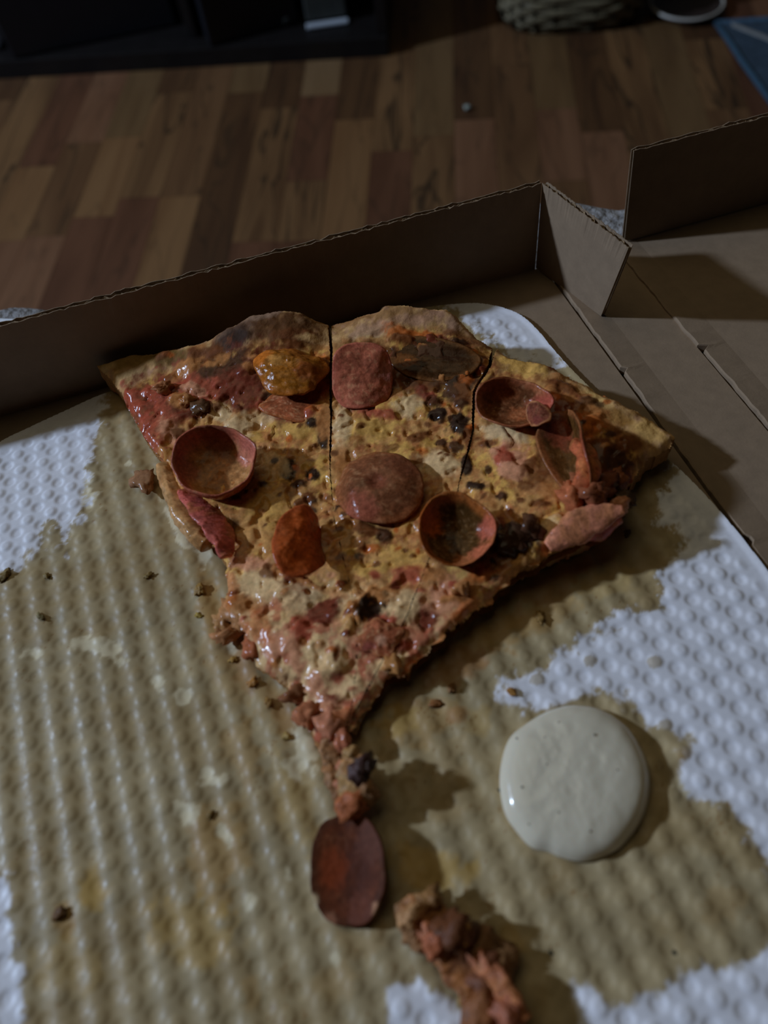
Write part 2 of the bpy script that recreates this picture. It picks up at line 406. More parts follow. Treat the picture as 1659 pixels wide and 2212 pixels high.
V, F = rings([[np.append(oval(t, 0.118 * s, 0.094 * s), z) for t in np.linspace(0, 2 * math.pi, 60, endpoint=False)] for s, z in ((0.80, 0.003), (0.94, 0.012), (0.99, 0.04), (1, 0.195), (0.95, 0.195), (0.9, 0.012))])
mesh('inner_wall', V, F, M_WICKER2, root)
for k in range(NST):
    q = oval(2 * math.pi * (k + 0.0) / NST, 0.122, 0.098)
    V, F = tube([(q[0] * 0.93, q[1] * 0.93, 0.004), (q[0], q[1], 0.03), (q[0], q[1], 0.2)], 0.0028, 5)
    mesh('stake', V, F, M_WICKER2, root)
V, F = tube([np.append(oval(t, 0.122, 0.098), 0.204) for t in np.linspace(0, 2 * math.pi, 64, endpoint=False)], 0.009, 8, 0.9, closed=True)
mesh('rim', V, F, M_WICKER, root)

# ---- dark bowl with pale rim
rc = fl(1478, 22); BR = 0.0585
root = empty('bowl', 'shallow dark bowl with a thin pale rim on the floor beside the basket', 'bowl', (rc[0], rc[1] - 0.003, 0))
prof = [(0.0, 0.004), (0.030, 0.004), (0.046, 0.007), (BR - 0.002, 0.014), (BR, 0.013), (0.048, 0.003), (0.034, 0.0), (0.0, 0.0)]
th = np.linspace(0, 2 * math.pi, 72, endpoint=False)
V, F = rings([[(max(r_, 1e-4) * math.cos(t), max(r_, 1e-4) * math.sin(t), z_) for t in th] for r_, z_ in prof])
mesh('bowl_body', V, F, M_BOWL, root)
V, F = tube([(BR * math.cos(t), BR * math.sin(t), 0.0145) for t in th], 0.0024, 8, closed=True)
mesh('rim', V, F, M_RIM, root)

# ---- blue floor mat
A_ = fl(1545, 58)[:2]; B_ = fl(1600, 140)[:2]; D_ = fl(1668, 235)[:2]
out = [A_, B_, D_, D_ + (0.03, -0.10), D_ + (0.36, -0.06), A_ + (0.55, 0.02), A_ + (0.3, 0.005)]
root = empty('floor_mat', 'blue fabric mat with a pale stripe lying at the right edge of the floor', 'mat', (A_[0], A_[1], 0))
def slab(name, pts, z0, z1, m, parent=None, off=(0, 0)):
    pts = [np.array(p_) - np.array(off) for p_ in pts]; n = len(pts)
    V = [(p_[0], p_[1], z0) for p_ in pts] + [(p_[0], p_[1], z1) for p_ in pts]
    F = [tuple(range(n - 1, -1, -1)) if True else None, tuple(range(n, 2 * n))] + [(i, (i + 1) % n, n + (i + 1) % n, n + i) for i in range(n)]
    # orientation by signed area
    ar = sum(pts[i][0] * pts[(i + 1) % n][1] - pts[(i + 1) % n][0] * pts[i][1] for i in range(n))
    if ar < 0: F = [f[::-1] for f in F]
    return mesh(name, V, F, m, parent, smooth=False)
slab('mat_body', out, 0.0005, 0.0065, M_MAT, root, A_)
V, F = tube([np.append(np.array(p_) - A_, 0.006) for p_ in (A_, (A_ + B_) / 2 + (0.001, 0), B_, (B_ + D_) / 2, D_)], 0.0045, 8, 0.9)
mesh('hem', V, F, M_MATEDGE, root)
V, F = tube([np.append(np.array(p_) - A_, 0.006) for p_ in (A_, A_ + (0.3, 0.005), A_ + (0.55, 0.02))], 0.0045, 8, 0.9)
mesh('hem', V, F, M_MATEDGE, root)
S0 = fl(1578, 63)[:2]; S1 = fl(1665, 98)[:2]; S2 = S1 + (S1 - S0) * 2.2; nn = np.array([0.0, 0.0055])
slab('stripe', [S0 - nn, S1 - nn, S2 - nn, S2 + nn, S1 + nn, S0 + nn], 0.0064, 0.0085, M_MATSTR, root, A_)

# ================================================================== SEAT UNDER THE BOX (box frame)
ot = empty('ottoman', 'dark upholstered ottoman hidden under the grey blanket and the pizza box', 'ottoman', (0.1, 0.0, 0.0))
OC = TB @ Vector((0.08, -0.02, 0)); ot.location = (OC.x, OC.y, 0)
oz = math.atan2(B2W[1][0], B2W[0][0])
def obox(name, c, s, m, bev):
    bm = bmesh.new(); box_bm(bm, c, s, Matrix.Rotation(oz, 4, 'Z')); return bmobj(name, bm, m, ot, bev)
obox('seat_block', (0, 0, 0.225), (1.16, 0.58, 0.27), M_OTTO, 0.03)
for sx in (-1, 1):
    for sy in (-1, 1): obox('leg', (sx * 0.5, sy * 0.22, 0.046), (0.05, 0.05, 0.092), M_BLACK, 0.004)
# blanket: slab draped over the ottoman
nx, ny = 150, 90
X_ = np.linspace(-0.52, 0.72, nx); Y_ = np.linspace(-0.40, 1.0, ny)
def edge_y(x):
    return np.interp(x, [-0.6, -0.11, -0.085, 0.0, 0.17, 0.192, 0.212, 0.26, 0.8], [0.375, 0.372, 0.352, 0.345, 0.345, 0.336, 0.318, 0.30, 0.30])
VV = []
for j in range(ny):
    s = j / (ny - 1)
    for i in range(nx):
        x = X_[i]; ye = edge_y(x)
        if s < 0.78:
            y = -0.42 + (ye + 0.42) * (s / 0.78); z = -0.0052
        else:
            t = (s - 0.78) / 0.22; y = ye + 0.014 * math.sin(min(t * 4, 1) * math.pi / 2); z = -0.0052 - 0.014 * (1 - math.cos(min(t * 4, 1) * math.pi / 2)) - max(0, t - 0.25) * 0.28
        f_ = 0.0022 * (fbm(np.array([x * 60]), np.array([y * 60]), 3)[0] - 0.5) 
        inside = (-0.235 < x < 0.60 and y < 0.300)
        VV.append((x, y + (0.003 * math.sin(x * 60) if s > 0.8 else 0), z - (0.0018 if inside else 0) + (0 if inside else f_)))
idx = np.arange(nx * ny).reshape(ny, nx)
F = np.stack([idx[:-1, :-1], idx[:-1, 1:], idx[1:, 1:], idx[1:, :-1]], -1).reshape(-1, 4)
bl = mesh('blanket', VV, F, M_BLANKET, box=True)
tag(bl, 'soft grey fleece blanket under the pizza box, showing in the gap between box and lid', 'blanket')
sl = bl.modifiers.new('thick', 'SOLIDIFY'); sl.thickness = 0.003; sl.offset = -1
# tissue
tp = [at(-60, 690, -0.003)[:2], at(62, 694, -0.003)[:2], at(62, 694, -0.003)[:2] + (0.0, -0.045), at(-60, 690, -0.003)[:2] + (0.0, -0.045)]
tn = empty('paper_tissue', 'sliver of white paper tissue behind the left end of the box wall', 'tissue', (tp[1][0], tp[1][1], -0.003), box=True)
slab('top_sheet', tp, 0.0006, 0.0012, M_TISSUE, tn, tp[1]); slab('folded_sheet', [p_ + (0.0, -0.002) for p_ in tp], -0.0008, 0.0004, M_TISSUE, tn, tp[1])

# ================================================================== PIZZA BOX
PB = empty('pizza_box', 'open corrugated cardboard pizza box with its lid folded back flat to the right', 'pizza box', (0, 0, 0), box=True)
def board(name, quad, outw, th, parent, nu=120, jit=0.00025, flutes=6.4, label=None):
    """corrugated board: quad = p00,p10,p11,p01 (u along the bottom, v up) of the inner face; outw = outward normal"""
    p00, p10, p11, p01 = [np.array(p_, float) for p_ in quad]; outw = _unit(np.array(outw, float))
    L_ = np.linalg.norm(p11 - p01)
    def P(u, v, d): return (p00 * (1 - u) * (1 - v) + p10 * u * (1 - v) + p11 * u * v + p01 * (1 - u) * v) + outw * d
    nv = 5; tl = 0.00035; V = []; F = []
    for (d0, d1) in ((0, tl), (th - tl, th)):
        base = len(V)
        for i in range(nu + 1):
            u = i / nu; jz = RNG.normal() * jit; jo = RNG.normal() * jit * 0.4
            ring = []
            for j in range(nv): ring.append(P(u, j / (nv - 1), d0) + (np.array([0, 0, jz]) + outw * jo if j == nv - 1 else 0))
            for j in range(nv - 1, -1, -1): ring.append(P(u, j / (nv - 1), d1) + (np.array([0, 0, jz]) + outw * jo if j == nv - 1 else 0))
            V += ring
        n = nv * 2
        for i in range(nu):
            for j in range(n):
                a = base + i * n + j; b = base + i * n + (j + 1) % n
                F.append((a, b, b + n, a + n))
        F.append(tuple(range(base, base + n))); F.append(tuple(range(base + nu * n, base + nu * n + n))[::-1])
    o = mesh(name, V, F, M_CARD, parent, smooth=False)
    if label: o['label'] = label
    # fluting: sine sheet between the liners
    ns = int(L_ / (flutes / 1000) * 10); V = []; F = []
    for i in range(ns + 1):
        u = i / ns; a = math.sin(2 * math.pi * u * L_ / (flutes / 1000)); d = th / 2 + (th / 2 - tl * 1.4) * a
        top = 0.985 + RNG.normal() * 0.003
        for dd in (-0.00015, 0.00015):
            V.append(P(min(max(u, 0.001), 0.999), 0.01, d + dd)); V.append(P(min(max(u, 0.001), 0.999), top, d + dd))
    for i in range(ns):
        a = i * 4
        F += [(a, a + 4, a + 5, a + 1), (a + 2, a + 3, a + 7, a + 6), (a + 1, a + 5, a + 7, a + 3), (a, a + 2, a + 6, a + 4)]
    mesh('fluting', V, F, M_FLUTE, o, smooth=True)
    return o
TH = 0.0026; WH = 0.045; YB = 0.2885; XF1 = 0.1528; XF2 = 0.1905
X0 = -0.225; Y0 = -0.135
# back wall of the base and side walls
board('back_wall', [(X0, YB, 0), (0.1475, YB, 0), (0.1475, YB + 0.001, WH), (X0, YB + 0.001, WH)], (0, 1, 0), TH, PB, nu=170)
board('left_wall', [(X0, Y0, 0), (X0, YB, 0), (X0 - 0.001, YB, WH * 0.98), (X0 - 0.001, Y0, WH * 0.98)], (-1, 0, 0), TH, PB)
board('front_wall', [(X0, Y0, 0), (0.15, Y0, 0), (0.15, Y0 - 0.006, WH), (X0, Y0 - 0.006, WH)], (0, -1, 0), TH, PB)
# corner flap, hinged on the back wall, swung out over the hinge strip
FB = at(1298, 683, 0.0008); FT = at(1358, 535, WH)
FA0 = np.array([0.1478, YB, 0.0006]); FA1 = np.array([0.1478, YB + 0.001, WH])
dn = np.cross(FB - FA0, np.array([0, 0, 1.0]))
board('corner_flap', [FA0, FB, FT, FA1], (abs(dn[0]) / np.linalg.norm(dn), abs(dn[1]) / np.linalg.norm(dn), 0), TH, PB, nu=60,
      label='lighter corner flap sticking inwards from the end of the back wall')
# lid back wall
L0 = at(1350, 528, 0.0); LT = at(1362, 325, 0.046)
board('lid_wall', [(L0[0], YB + 0.001, 0.001), (0.56, YB + 0.001, 0.001), (0.565, YB + 0.006, WH + 0.002), (LT[0], YB + 0.004, WH + 0.002)], (0, 1, 0), TH, PB, nu=120)

# flat panels with worn, slightly proud crease edges
def panel(name, x0, x1, y0, y1, notch=(), lift=0.0, liftx=0.012, n=220, seed=0, parent=PB):
    """flat board; edge x0 ragged and lifted a little where it was creased"""
    ys = np.linspace(y0, y1, n); xs = np.concatenate([[0, 0.0006, 0.002, 0.005, liftx], np.linspace(liftx + 0.004, x1 - x0, 10)])
    V = []; 
    for y in ys:
        e = 0.0007 * (fbm(np.array([y * 260.]), np.array([0.]), seed)[0] - 0.5) * 2
        for (ny0, ny1, dx) in notch:
            if ny0 < y < ny1: e += dx
        for k, x in enumerate(xs):
            wv = max(0.0, 1 - x / liftx)
            z = lift * wv * (0.6 + 0.6 * fbm(np.array([y * 90.]), np.array([1.]), seed + 3)[0]) - (0.0006 if k == 0 else 0)
            V.append((x0 + x + (e * wv if k < 5 else 0), y, z))
    nt = len(V); m_ = len(xs)
    V += [(v[0], v[1], -TH) for v in V]
    F = []
    for j in range(n - 1):
        for i in range(m_ - 1):
            a = j * m_ + i; F.append((a, a + 1, a + m_ + 1, a + m_)); b = a + nt; F.append((b, b + m_, b + m_ + 1, b + 1))
        a = j * m_; F.append((a, a + m_, a + m_ + nt, a + nt)); a = j * m_ + m_ - 1; F.append((a, a + nt, a + m_ + nt, a + m_))
    for i in range(m_ - 1):
        a = i; F.append((a, a + nt, a + nt + 1, a + 1)); a = (n - 1) * m_ + i; F.append((a, a + 1, a + 1 + nt, a + nt))
    return mesh(name, V, F, M_CARD, parent, smooth=False)
boxobj('base_panel', ((X0 + XF1 - 0.0012) / 2, (Y0 + YB) / 2, -TH / 2), (XF1 - 0.0012 - X0, YB - Y0, TH), M_CARD, PB)
n1 = at(1340, 805)[1]; n2 = at(1510, 755)[1]; n0 = at(1622, 1168)[1]
panel('hinge_panel', XF1, XF2 - 0.0008, Y0, YB - 0.012, notch=((n1 - 0.0012, n1 + 0.0012, 0.0022), (n0 - .001, n0 + .001, .0015)), lift=0.0016, seed=2)
panel('lid_panel', XF2 + 0.0002, 0.56, Y0, YB + 0.006, notch=((n2 - 0.0016, n2 + 0.0012, 0.003), (n2 + .0012, YB, -0.0012)), lift=0.0018, seed=9)

# ================================================================== LINER
def spline(pts, n=12):
    P = np.array(pts, float); k = len(P); out_ = []
    for i in range(k):
        p0, p1, p2, p3 = P[(i - 1) % k], P[i], P[(i + 1) % k], P[(i + 2) % k]
        for s in range(n):
            t = s / n
            out_.append(0.5 * ((2 * p1) + (-p0 + p2) * t + (2 * p0 - 5 * p1 + 4 * p2 - p3) * t * t + (-p0 + 3 * p1 - 3 * p2 + p3) * t ** 3))
    return np.array(out_)
LO = spline([(-3, 28.35), (-6.6, 28.2), (-8.45, 27.8), (-10.35, 27.3), (-11.6, 26.9), (-14.6, 25.4), (-17.8, 22.4), (-19.8, 17.5), (-20.4, 11), (-19.4, 3), (-15.5, -5),
             (-8.5, -10.2), (0, -11.6), (8, -8.6), (12.8, -2.4), (14.6, 4), (15.08, 9.0), (15.12, 11.0), (14.98, 13.0), (14.72, 14.8), (14.3, 16.6), (13.7, 19.2), (13.25, 21.5),
             (13.02, 23.3), (12.93, 24.4), (12.6, 25.8), (11.7, 26.9), (10.5, 27.55), (8, 28.1), (3, 28.4)], 8) / 100
LZ = 0.0020      # mean height of the liner top
def grid_mesh(name, sdf_fn, x0, x1, y0, y1, cell, top_fn, bot_fn, col_fn, m, parent=None, box=False, bottom=True, undercut=0.0):
    """closed sheet cut out of a height field by a signed distance function (positive inside)"""
    xs = np.arange(x0, x1 + cell, cell); ys = np.arange(y0, y1 + cell, cell)
    GX, GY = np.meshgrid(xs, ys); S = sdf_fn(GX.ravel(), GY.ravel()).reshape(GX.shape)
    gy, gx = np.gradient(S, cell); g = np.maximum(np.hypot(gx, gy), 0.4)
    out_ = S < 0
    mv = out_ & (S > -1.5 * cell)
    PX = np.where(mv, GX - gx / g ** 2 * S, GX); PY = np.where(mv, GY - gy / g ** 2 * S, GY)
    ok = S > -0.72 * cell
    cellok = ok[:-1, :-1] & ok[:-1, 1:] & ok[1:, 1:] & ok[1:, :-1]
    idx = np.arange(GX.size).reshape(GX.shape)
    Q = np.stack([idx[:-1, :-1], idx[:-1, 1:], idx[1:, 1:], idx[1:, :-1]], -1)[cellok]
    used = np.unique(Q); remap = -np.ones(GX.size, int); remap[used] = np.arange(len(used)); Q = remap[Q]
    px = PX.ravel()[used]; py = PY.ravel()[used]; s_ = np.maximum(S.ravel()[used], 0)
    zt = top_fn(px, py, s_); zb = bot_fn(px, py, s_); zb = np.minimum(zb, zt - 0.0002)
    VT = np.stack([px, py, zt], 1); VB = np.stack([px, py, zb], 1); n = len(px)
    # boundary edges
    E = np.concatenate([Q[:, [0, 1]], Q[:, [1, 2]], Q[:, [2, 3]], Q[:, [3, 0]]])
    key = E[:, 0].astype(np.int64) * n + E[:, 1]; rk = E[:, 1].astype(np.int64) * n + E[:, 0]
    Bd = E[~np.isin(key, rk)]
    # the side faces get vertices of their own so that the rim stays crisp; a few rows let them bulge
    bu = np.unique(Bd); bm_ = -np.ones(n, int); bm_[bu] = np.arange(len(bu)); nb_ = len(bu); B2 = bm_[Bd]; rows = 4
    o0 = n * 2 if bottom else n
    WV = np.concatenate([VT[bu] * (1 - t) + VB[bu] * t for t in np.linspace(0, 1, rows)])
    jit = (fbm(WV[:, 0] * 700 + WV[:, 2] * 500, WV[:, 1] * 700 + WV[:, 2] * 300, 77, 3) - .5) * (0.0012 if bottom else 0.0)
    ng = np.hypot(gx, gy).ravel()[used][bu]; inw = np.stack([gx.ravel()[used][bu] / np.maximum(ng, .3), gy.ravel()[used][bu] / np.maximum(ng, .3), np.zeros(nb_)], 1)
    WV += np.concatenate([inw * undercut * t ** 1.3 for t in np.linspace(0, 1, rows)])
    WV[nb_:-nb_] += jit[nb_:-nb_, None] * np.array([1, 1, 0])
    W_ = np.concatenate([np.stack([B2[:, 1] + r * nb_, B2[:, 0] + r * nb_, B2[:, 0] + (r + 1) * nb_, B2[:, 1] + (r + 1) * nb_], 1) for r in range(rows - 1)]) + o0
    if bottom:
        F = np.concatenate([Q, Q[:, ::-1] + n, W_]); V = np.concatenate([VT, VB, WV]); tp_ = np.concatenate([np.ones(n, bool), np.zeros(n + len(WV), bool)]); sa = np.concatenate([s_, s_, np.zeros(len(WV))])
    else:
        F = np.concatenate([Q, W_]); V = np.concatenate([VT, WV]); tp_ = np.ones(len(V), bool); sa = np.concatenate([s_, np.zeros(len(WV))])
    cols = col_fn(V, sa, tp_)
    return mesh(name, V, F, m, parent, cols, True, box)

WHITE = [
 [(-60, 700), (240, 815), (215, 917), (208, 950), (193, 1011), (181, 1071), (190, 1119), (148, 1131), (145, 1191), (125, 1140), (102, 1131), (85, 1180), (42, 1222), (0, 1234), (-80, 1240)],
 [(1425, 1262), (1421, 1313), (1338, 1321), (1310, 1349), (1254, 1381), (1214, 1409), (1171, 1437), (1131, 1457), (1075, 1480), (1079, 1508), (1119, 1540), (1171, 1534), (1238, 1520),
  (1298, 1488), (1357, 1504), (1377, 1544), (1421, 1564), (1457, 1580), (1500, 1600), (1469, 1647), (1477, 1707), (1516, 1727), (1576, 1750), (1612, 1798), (1665, 1880), (1850, 1900),
  (1850, 1200), (1600, 900), (1480, 960), (1430, 1060), (1415, 1110), (1470, 1160)],
 [(900, 600), (1260, 600), (1260, 790), (1120, 790), (1030, 720)],
 [(-50, 1850), (10, 1900), (22, 1960), (36, 2040), (44, 2120), (52, 2250), (-50, 2250)],
 [(831, 2142), (860, 2128), (889, 2117), (918, 2117), (942, 2160), (968, 2150), (990, 2142), (1008, 2178), (998, 2260), (838, 2260)],
 [(1700, 2030), (1659, 2042), (1620, 2072), (1560, 2088), (1500, 2092), (1480, 2100), (1437, 2144), (1373, 2163), (1310, 2160), (1286, 2128), (1238, 2120), (1228, 2155), (1246, 2200), (1256, 2260), (1700, 2260)],
]
def ell(u, v, cx, cy, rx, ry, rot=0.0, nz=0):
    c_, s_ = math.cos(math.radians(rot)), math.sin(math.radians(rot)); dx = u - cx; dy = v - cy
    a = (dx * c_ + dy * s_) / rx; b = (-dx * s_ + dy * c_) / ry
    return 1 - np.sqrt(a * a + b * b) + nz
def liner_h(x, y):
    # square lattice of dents with bumps at the cell centres, turned a little against the box
    a = 0.0096; th_ = math.radians(4.4); c_, s_ = math.cos(th_), math.sin(th_)
    dx = x - 0.1121; dy = y - 0.0981
    u = (dx * c_ - dy * -s_) / a; v = (-dx * s_ + dy * c_) / a
    u = (dx * c_ + dy * s_) / a; v = (-dx * s_ + dy * c_) / a
    fu = u - np.round(u); fv = v - np.round(v); rd = np.hypot(fu, fv) * a
    gu = u - np.floor(u) - 0.5; gv = v - np.floor(v) - 0.5; rb = np.hypot(gu, gv) * a
    prof = lambda r: 1 - sm(0.0012, 0.0030, r) 
    return 0.00062 * prof(rb) - 0.00062 * prof(rd)
def wet_mask(x, y):
    u, v = topx(np.stack([x, y, np.full(len(x), LZ)], 1)); wm = np.full(len(u), -1e9)
    for poly in WHITE: wm = np.maximum(wm, polysdf(u, v, poly))
    return 1 - sm(-40, 10, wm)
def liner_top(x, y, s_):
    e = sm(0.004, 0.009, s_); 
    wt = wet_mask(x, y); th_ = math.radians(4.4); uc = ((x - 0.1121) * math.cos(th_) + (y - 0.0981) * math.sin(th_)) / 0.0096
    ridge = 0.00026 * np.cos(2 * np.pi * (uc - 0.45)) * (0.4 + 1.2 * fbm(x * 60, y * 60, 14))
    z = LZ + e * (liner_h(x, y) * (0.75 + 0.5 * fbm(x * 30, y * 30, 12)) * (1 - 0.42 * wt) + ridge * wt)
    # stretched flat by weight: a gentle irregularity
    z = z + 0.0004 * (fbm(x * 60, y * 60, 11) - 0.5) * e
    return z + 0.0006 * (1 - sm(0, 0.003, s_))
def liner_col(V, s_, top):
    u, v = topx(V); x, y = V[:, 0], V[:, 1]
    nz = fbm(x * 260, y * 260, 1) - 0.5; nb = fbm(x * 90, y * 90, 5) - 0.5; nf = fbm(x * 900, y * 900, 8) - 0.5
    white = C(134, 137, 152); st = C(99, 90, 73)
    wm = np.full(len(u), -1e9)
    for poly in WHITE:
        pd = polysdf(u, v, poly); wm = np.maximum(wm, pd)
    dentf = liner_h(x, y) / 0.0006
    wmask = sm(-8, 11, wm + nz * 60 + nf * 26 + dentf * 6)
    base = st[None] * (1 + 0.5 * nb + 0.25 * nz)[:, None]; kk = sm(.52, .66, fbm(x * 55, y * 55, 19))[:, None] * .45; base = base * (1 - kk) + C(88, 74, 50)[None] * kk
    tone = fbm(x * 40, y * 40, 14)[:, None]
    base = base * (1 - 0.10 * tone * np.array([0.2, 0.6, 1.2]))
    brown = C(98, 78, 48); yell = C(106, 86, 46); dkb = C(78, 56, 32)
    def blend(base, d, col, a=1.0, soft=0.5):
        wgt = sm(0, soft, d)[:, None] * a; return base * (1 - wgt) + np.asarray(col)[None] * wgt
    S_ = [(470, 1860, 80, 140, 0, brown, .75), (420, 2010, 130, 90, 20, yell, .6), (205, 1935, 42, 62, 0, yell, .9), (140, 1990, 32, 45, 0, brown, .9), (480, 1400, 50, 170, -20, brown, .45),
          (600, 1520, 60, 90, -25, brown, .55), (520, 1620, 50, 90, -20, brown, .55), (640, 1720, 60, 140, -20, yell, .4), (150, 2080, 90, 80, 0, yell, .4), (930, 1870, 110, 55, 10, yell, .75), (1010, 1890, 40, 35, 0, yell, .6),
          (900, 1560, 120, 60, -25, brown, .6), (1050, 1380, 160, 60, -30, brown, .75), (900, 1460, 130, 60, -30, dkb, .45), (1180, 1330, 100, 35, -30, brown, .6), (1300, 1260, 90, 40, -15, yell, .4),
          (770, 2010, 90, 60, 0, brown, .35), (540, 2150, 30, 60, 0, brown, .6), (1100, 2040, 50, 40, 0, yell, .5), (1570, 1960, 70, 60, 0, brown, .35), (960, 1660, 80, 120, 0, brown, .25), (250, 860, 26, 60, -20, brown, .5),
          (1035, 1560, 35, 50, 0, yell, .4), (60, 1500, 60, 60, 0, st * .8, .5), (330, 1500, 60, 120, -15, st * .9, .5), (720, 2120, 60, 60, 0, brown, .4), (380, 1230, 50, 70, 0, st * .92, .5), (1220, 1200, 150, 60, -20, brown, .35),
          (450, 1300, 34, 90, -8, brown, .8), (530, 1440, 40, 60, -25, C(92, 70, 44), .8), (610, 1530, 36, 60, -25, C(92, 70, 44), .7), (1000, 1440, 120, 50, -30, C(84, 60, 38), .7), (1180, 1260, 120, 50, -25, C(84, 62, 40), .6), (860, 1560, 60, 40, 0, yell, .6), (990, 1545, 30, 22, 0, C(98, 72, 46), .7), (690, 1610, 40, 80, -15, brown, .5), (1545, 1605, 34, 28, 20, C(104, 100, 86), .9), (1480, 1635, 20, 20, 0, brown, .6)]
    for (cx, cy, rx, ry, ro, colr, a) in S_:
        if top is None: break
        base = blend(base, ell(u, v, cx, cy, rx, ry, ro, nz * 1.3 + nb * 0.5), colr, a, 0.55)
    # dry, floury flecks left on the greasy paper
    for (cx, cy, rx, ry, ro) in [(205, 1398, 46, 20, 10), (240, 1410, 34, 24, 0), (340, 1470, 12, 32, -15), (392, 1500, 22, 18, 0), (470, 1685, 42, 14, -12), (448, 1672, 20, 14, 0), (400, 1750, 22, 34, -20), (487, 1805, 14, 26, -20),
                                 (655, 1610, 24, 46, -10), (640, 1655, 40, 26, 10), (440, 1185, 18, 40, -10), (375, 1130, 12, 80, -28), (70, 1410, 20, 14, 0), (495, 1380, 14, 30, -20), (180, 1060, 30, 60, 0),
                                 (540, 1950, 14, 30, 0), (620, 1880, 10, 24, 0), (720, 2070, 12, 20, 0), (1480, 1700, 26, 20, 0), (1115, 1500, 20, 20, 0), (280, 1000, 8, 8, 0)]:
        base = blend(base, ell(u, v, cx, cy, rx, ry, ro, nz * 2.6), C(128, 122, 108), .8, 0.5)
    # sauce/grease filled dents in the clean zone
    for (cx, cy, rx, ry) in [(1275, 1428, 15, 12), (1413, 1430, 17, 14), (1160, 1468, 16, 14), (1437, 1566, 16, 13), (1478, 1622, 18, 20), (1250, 1413, 4, 4)]:
        wmask = np.where(ell(u, v, cx, cy, rx, ry, 0) > 0, wmask * 0.35, wmask)
    cols = base * (1 - wmask[:, None]) + white[None] * (1 + 0.05 * nb[:, None]) * wmask[:, None]
    # crust dust: small brown specks mostly near the slices
    spk = (vnoise(x * 1500, y * 1500, 21) > 0.93) & (fbm(x * 120, y * 120, 22) > 0.56) & (wmask < 0.5)
    cols = np.where(spk[:, None], cols * np.array([0.72, 0.55, 0.38]), cols)
    return np.clip(cols, 0.01, 0.9)
LD = LO
liner = grid_mesh('box_liner', lambda x, y: polysdf(x, y, LD), -0.206, 0.153, -0.118, 0.286, 0.00066, liner_top,
                  lambda x, y, s_: np.full(len(x), 0.0005), liner_col, M_LINER, box=True, bottom=False)
tag(liner, 'white embossed paper liner stained with grease, lying in the pizza box under the slices', 'liner')

# ================================================================== PIZZA
YMAX = 0.2835
def up(px, py, zc):
    """traced point on the pizza: pixel + height in cm; lifted until it stays inside the back wall"""
    z = zc / 100
    while at(px, py, z)[1] > YMAX: z += 0.0005
    return at(px, py, z)
OUT = [(200, 780, 1.7), (245, 768, 1.9), (290, 757, 2.0), (380, 750, 2.1), (430, 735, 2.4), (480, 702, 2.9), (540, 674, 3.2), (600, 664, 3.3), (650, 668, 3.2), (690, 684, 2.9), (711, 697, 2.4), (740, 688, 2.5), (790, 674, 2.9),
       (818, 664, 3.0), (824, 652, 3.0), (850, 648, 3.2), (885, 654, 3.1), (925, 657, 3.0), (962, 660, 2.9), (985, 678, 2.7), (1030, 722, 2.3), (1062, 742, 2.1), (1076, 744, 2.1), (1105, 768, 2.1), (1165, 775, 2.1), (1240, 815, 2.0), (1330, 860, 1.9),
       (1410, 900, 1.8), (1467, 935, 1.7), (1440, 965, 1.65), (1400, 990, 1.5), (1368, 1030, 1.3), (1352, 1070, 1.25), (1345, 1100, 1.6), (1290, 1145, 2.0), (1230, 1170, 1.9), (1172, 1192, 1.8), (1165, 1210, 1.7), (1110, 1237, 1.6), (1085, 1262, 1.5),
       (1030, 1308, 1.4), (985, 1350, 1.3), (945, 1378, 1.3), (900, 1420, 1.2), (850, 1462, 1.1), (820, 1490, 1.0), (780, 1540, .9), (745, 1580, .8), (726, 1618, .7), (728, 1650, .6), (700, 1648, .55), (672, 1590, .6), (645, 1515, .8), (612, 1478, .9), (560, 1432, 1.0),
       (540, 1385, 1.0), (500, 1330, 1.05), (474, 1306, 1.05), (488, 1270, 1.1), (484, 1215, 1.1), (450, 1160, 1.1), (405, 1085, 1.2), (374, 1040, 1.2), (350, 990, 1.2), (312, 945, 1.2), (286, 900, 1.25), (262, 850, 1.3), (238, 815, 1.5)]
OP = np.array([up(*o_) for o_ in OUT])
CTL = [(460, 920, 1.25), (400, 830, 1.7), (480, 780, 2.2), (560, 740, 2.7), (620, 720, 2.9), (620, 800, 2.0), (690, 760, 2.2), (600, 900, 1.4), (600, 1000, 1.25), (620, 1100, 1.15), (740, 760, 2.3), (850, 720, 2.6), (950, 720, 2.5), (900, 800, 2.0),
       (1010, 790, 2.1), (780, 900, 1.6), (900, 950, 1.5), (820, 1050, 1.4), (1000, 900, 1.6), (1000, 1000, 1.5), (1100, 820, 2.0), (1100, 920, 1.8), (1200, 860, 2.1), (1300, 920, 2.1), (1250, 1000, 2.0), (1150, 1060, 1.8), (1080, 1100, 1.65),
       (1200, 1120, 1.9), (800, 1200, 1.3), (950, 1200, 1.45), (1050, 1210, 1.55), (600, 1200, 1.15), (550, 1280, 1.15), (700, 1300, 1.3), (850, 1330, 1.35), (620, 1380, 1.2), (720, 1450, 1.2), (780, 1440, 1.2), (700, 1530, .95), (500, 1240, 1.15)]
CP = np.concatenate([OP, np.array([up(*o_) for o_ in CTL])])
def _fit():
    P = CP[:, :2] * 100; D = np.hypot(P[:, None, 0] - P[None, :, 0], P[:, None, 1] - P[None, :, 1])
    n = len(P); A = np.zeros((n + 3, n + 3)); A[:n, :n] = D + np.eye(n) * 0.15 * -1; A[:n, n] = 1; A[:n, n + 1:] = P; A[n, :n] = 1; A[n + 1:, :n] = P.T
    return np.linalg.solve(A, np.concatenate([CP[:, 2] * 100, [0, 0, 0]])), P
_cf, _cp = _fit()
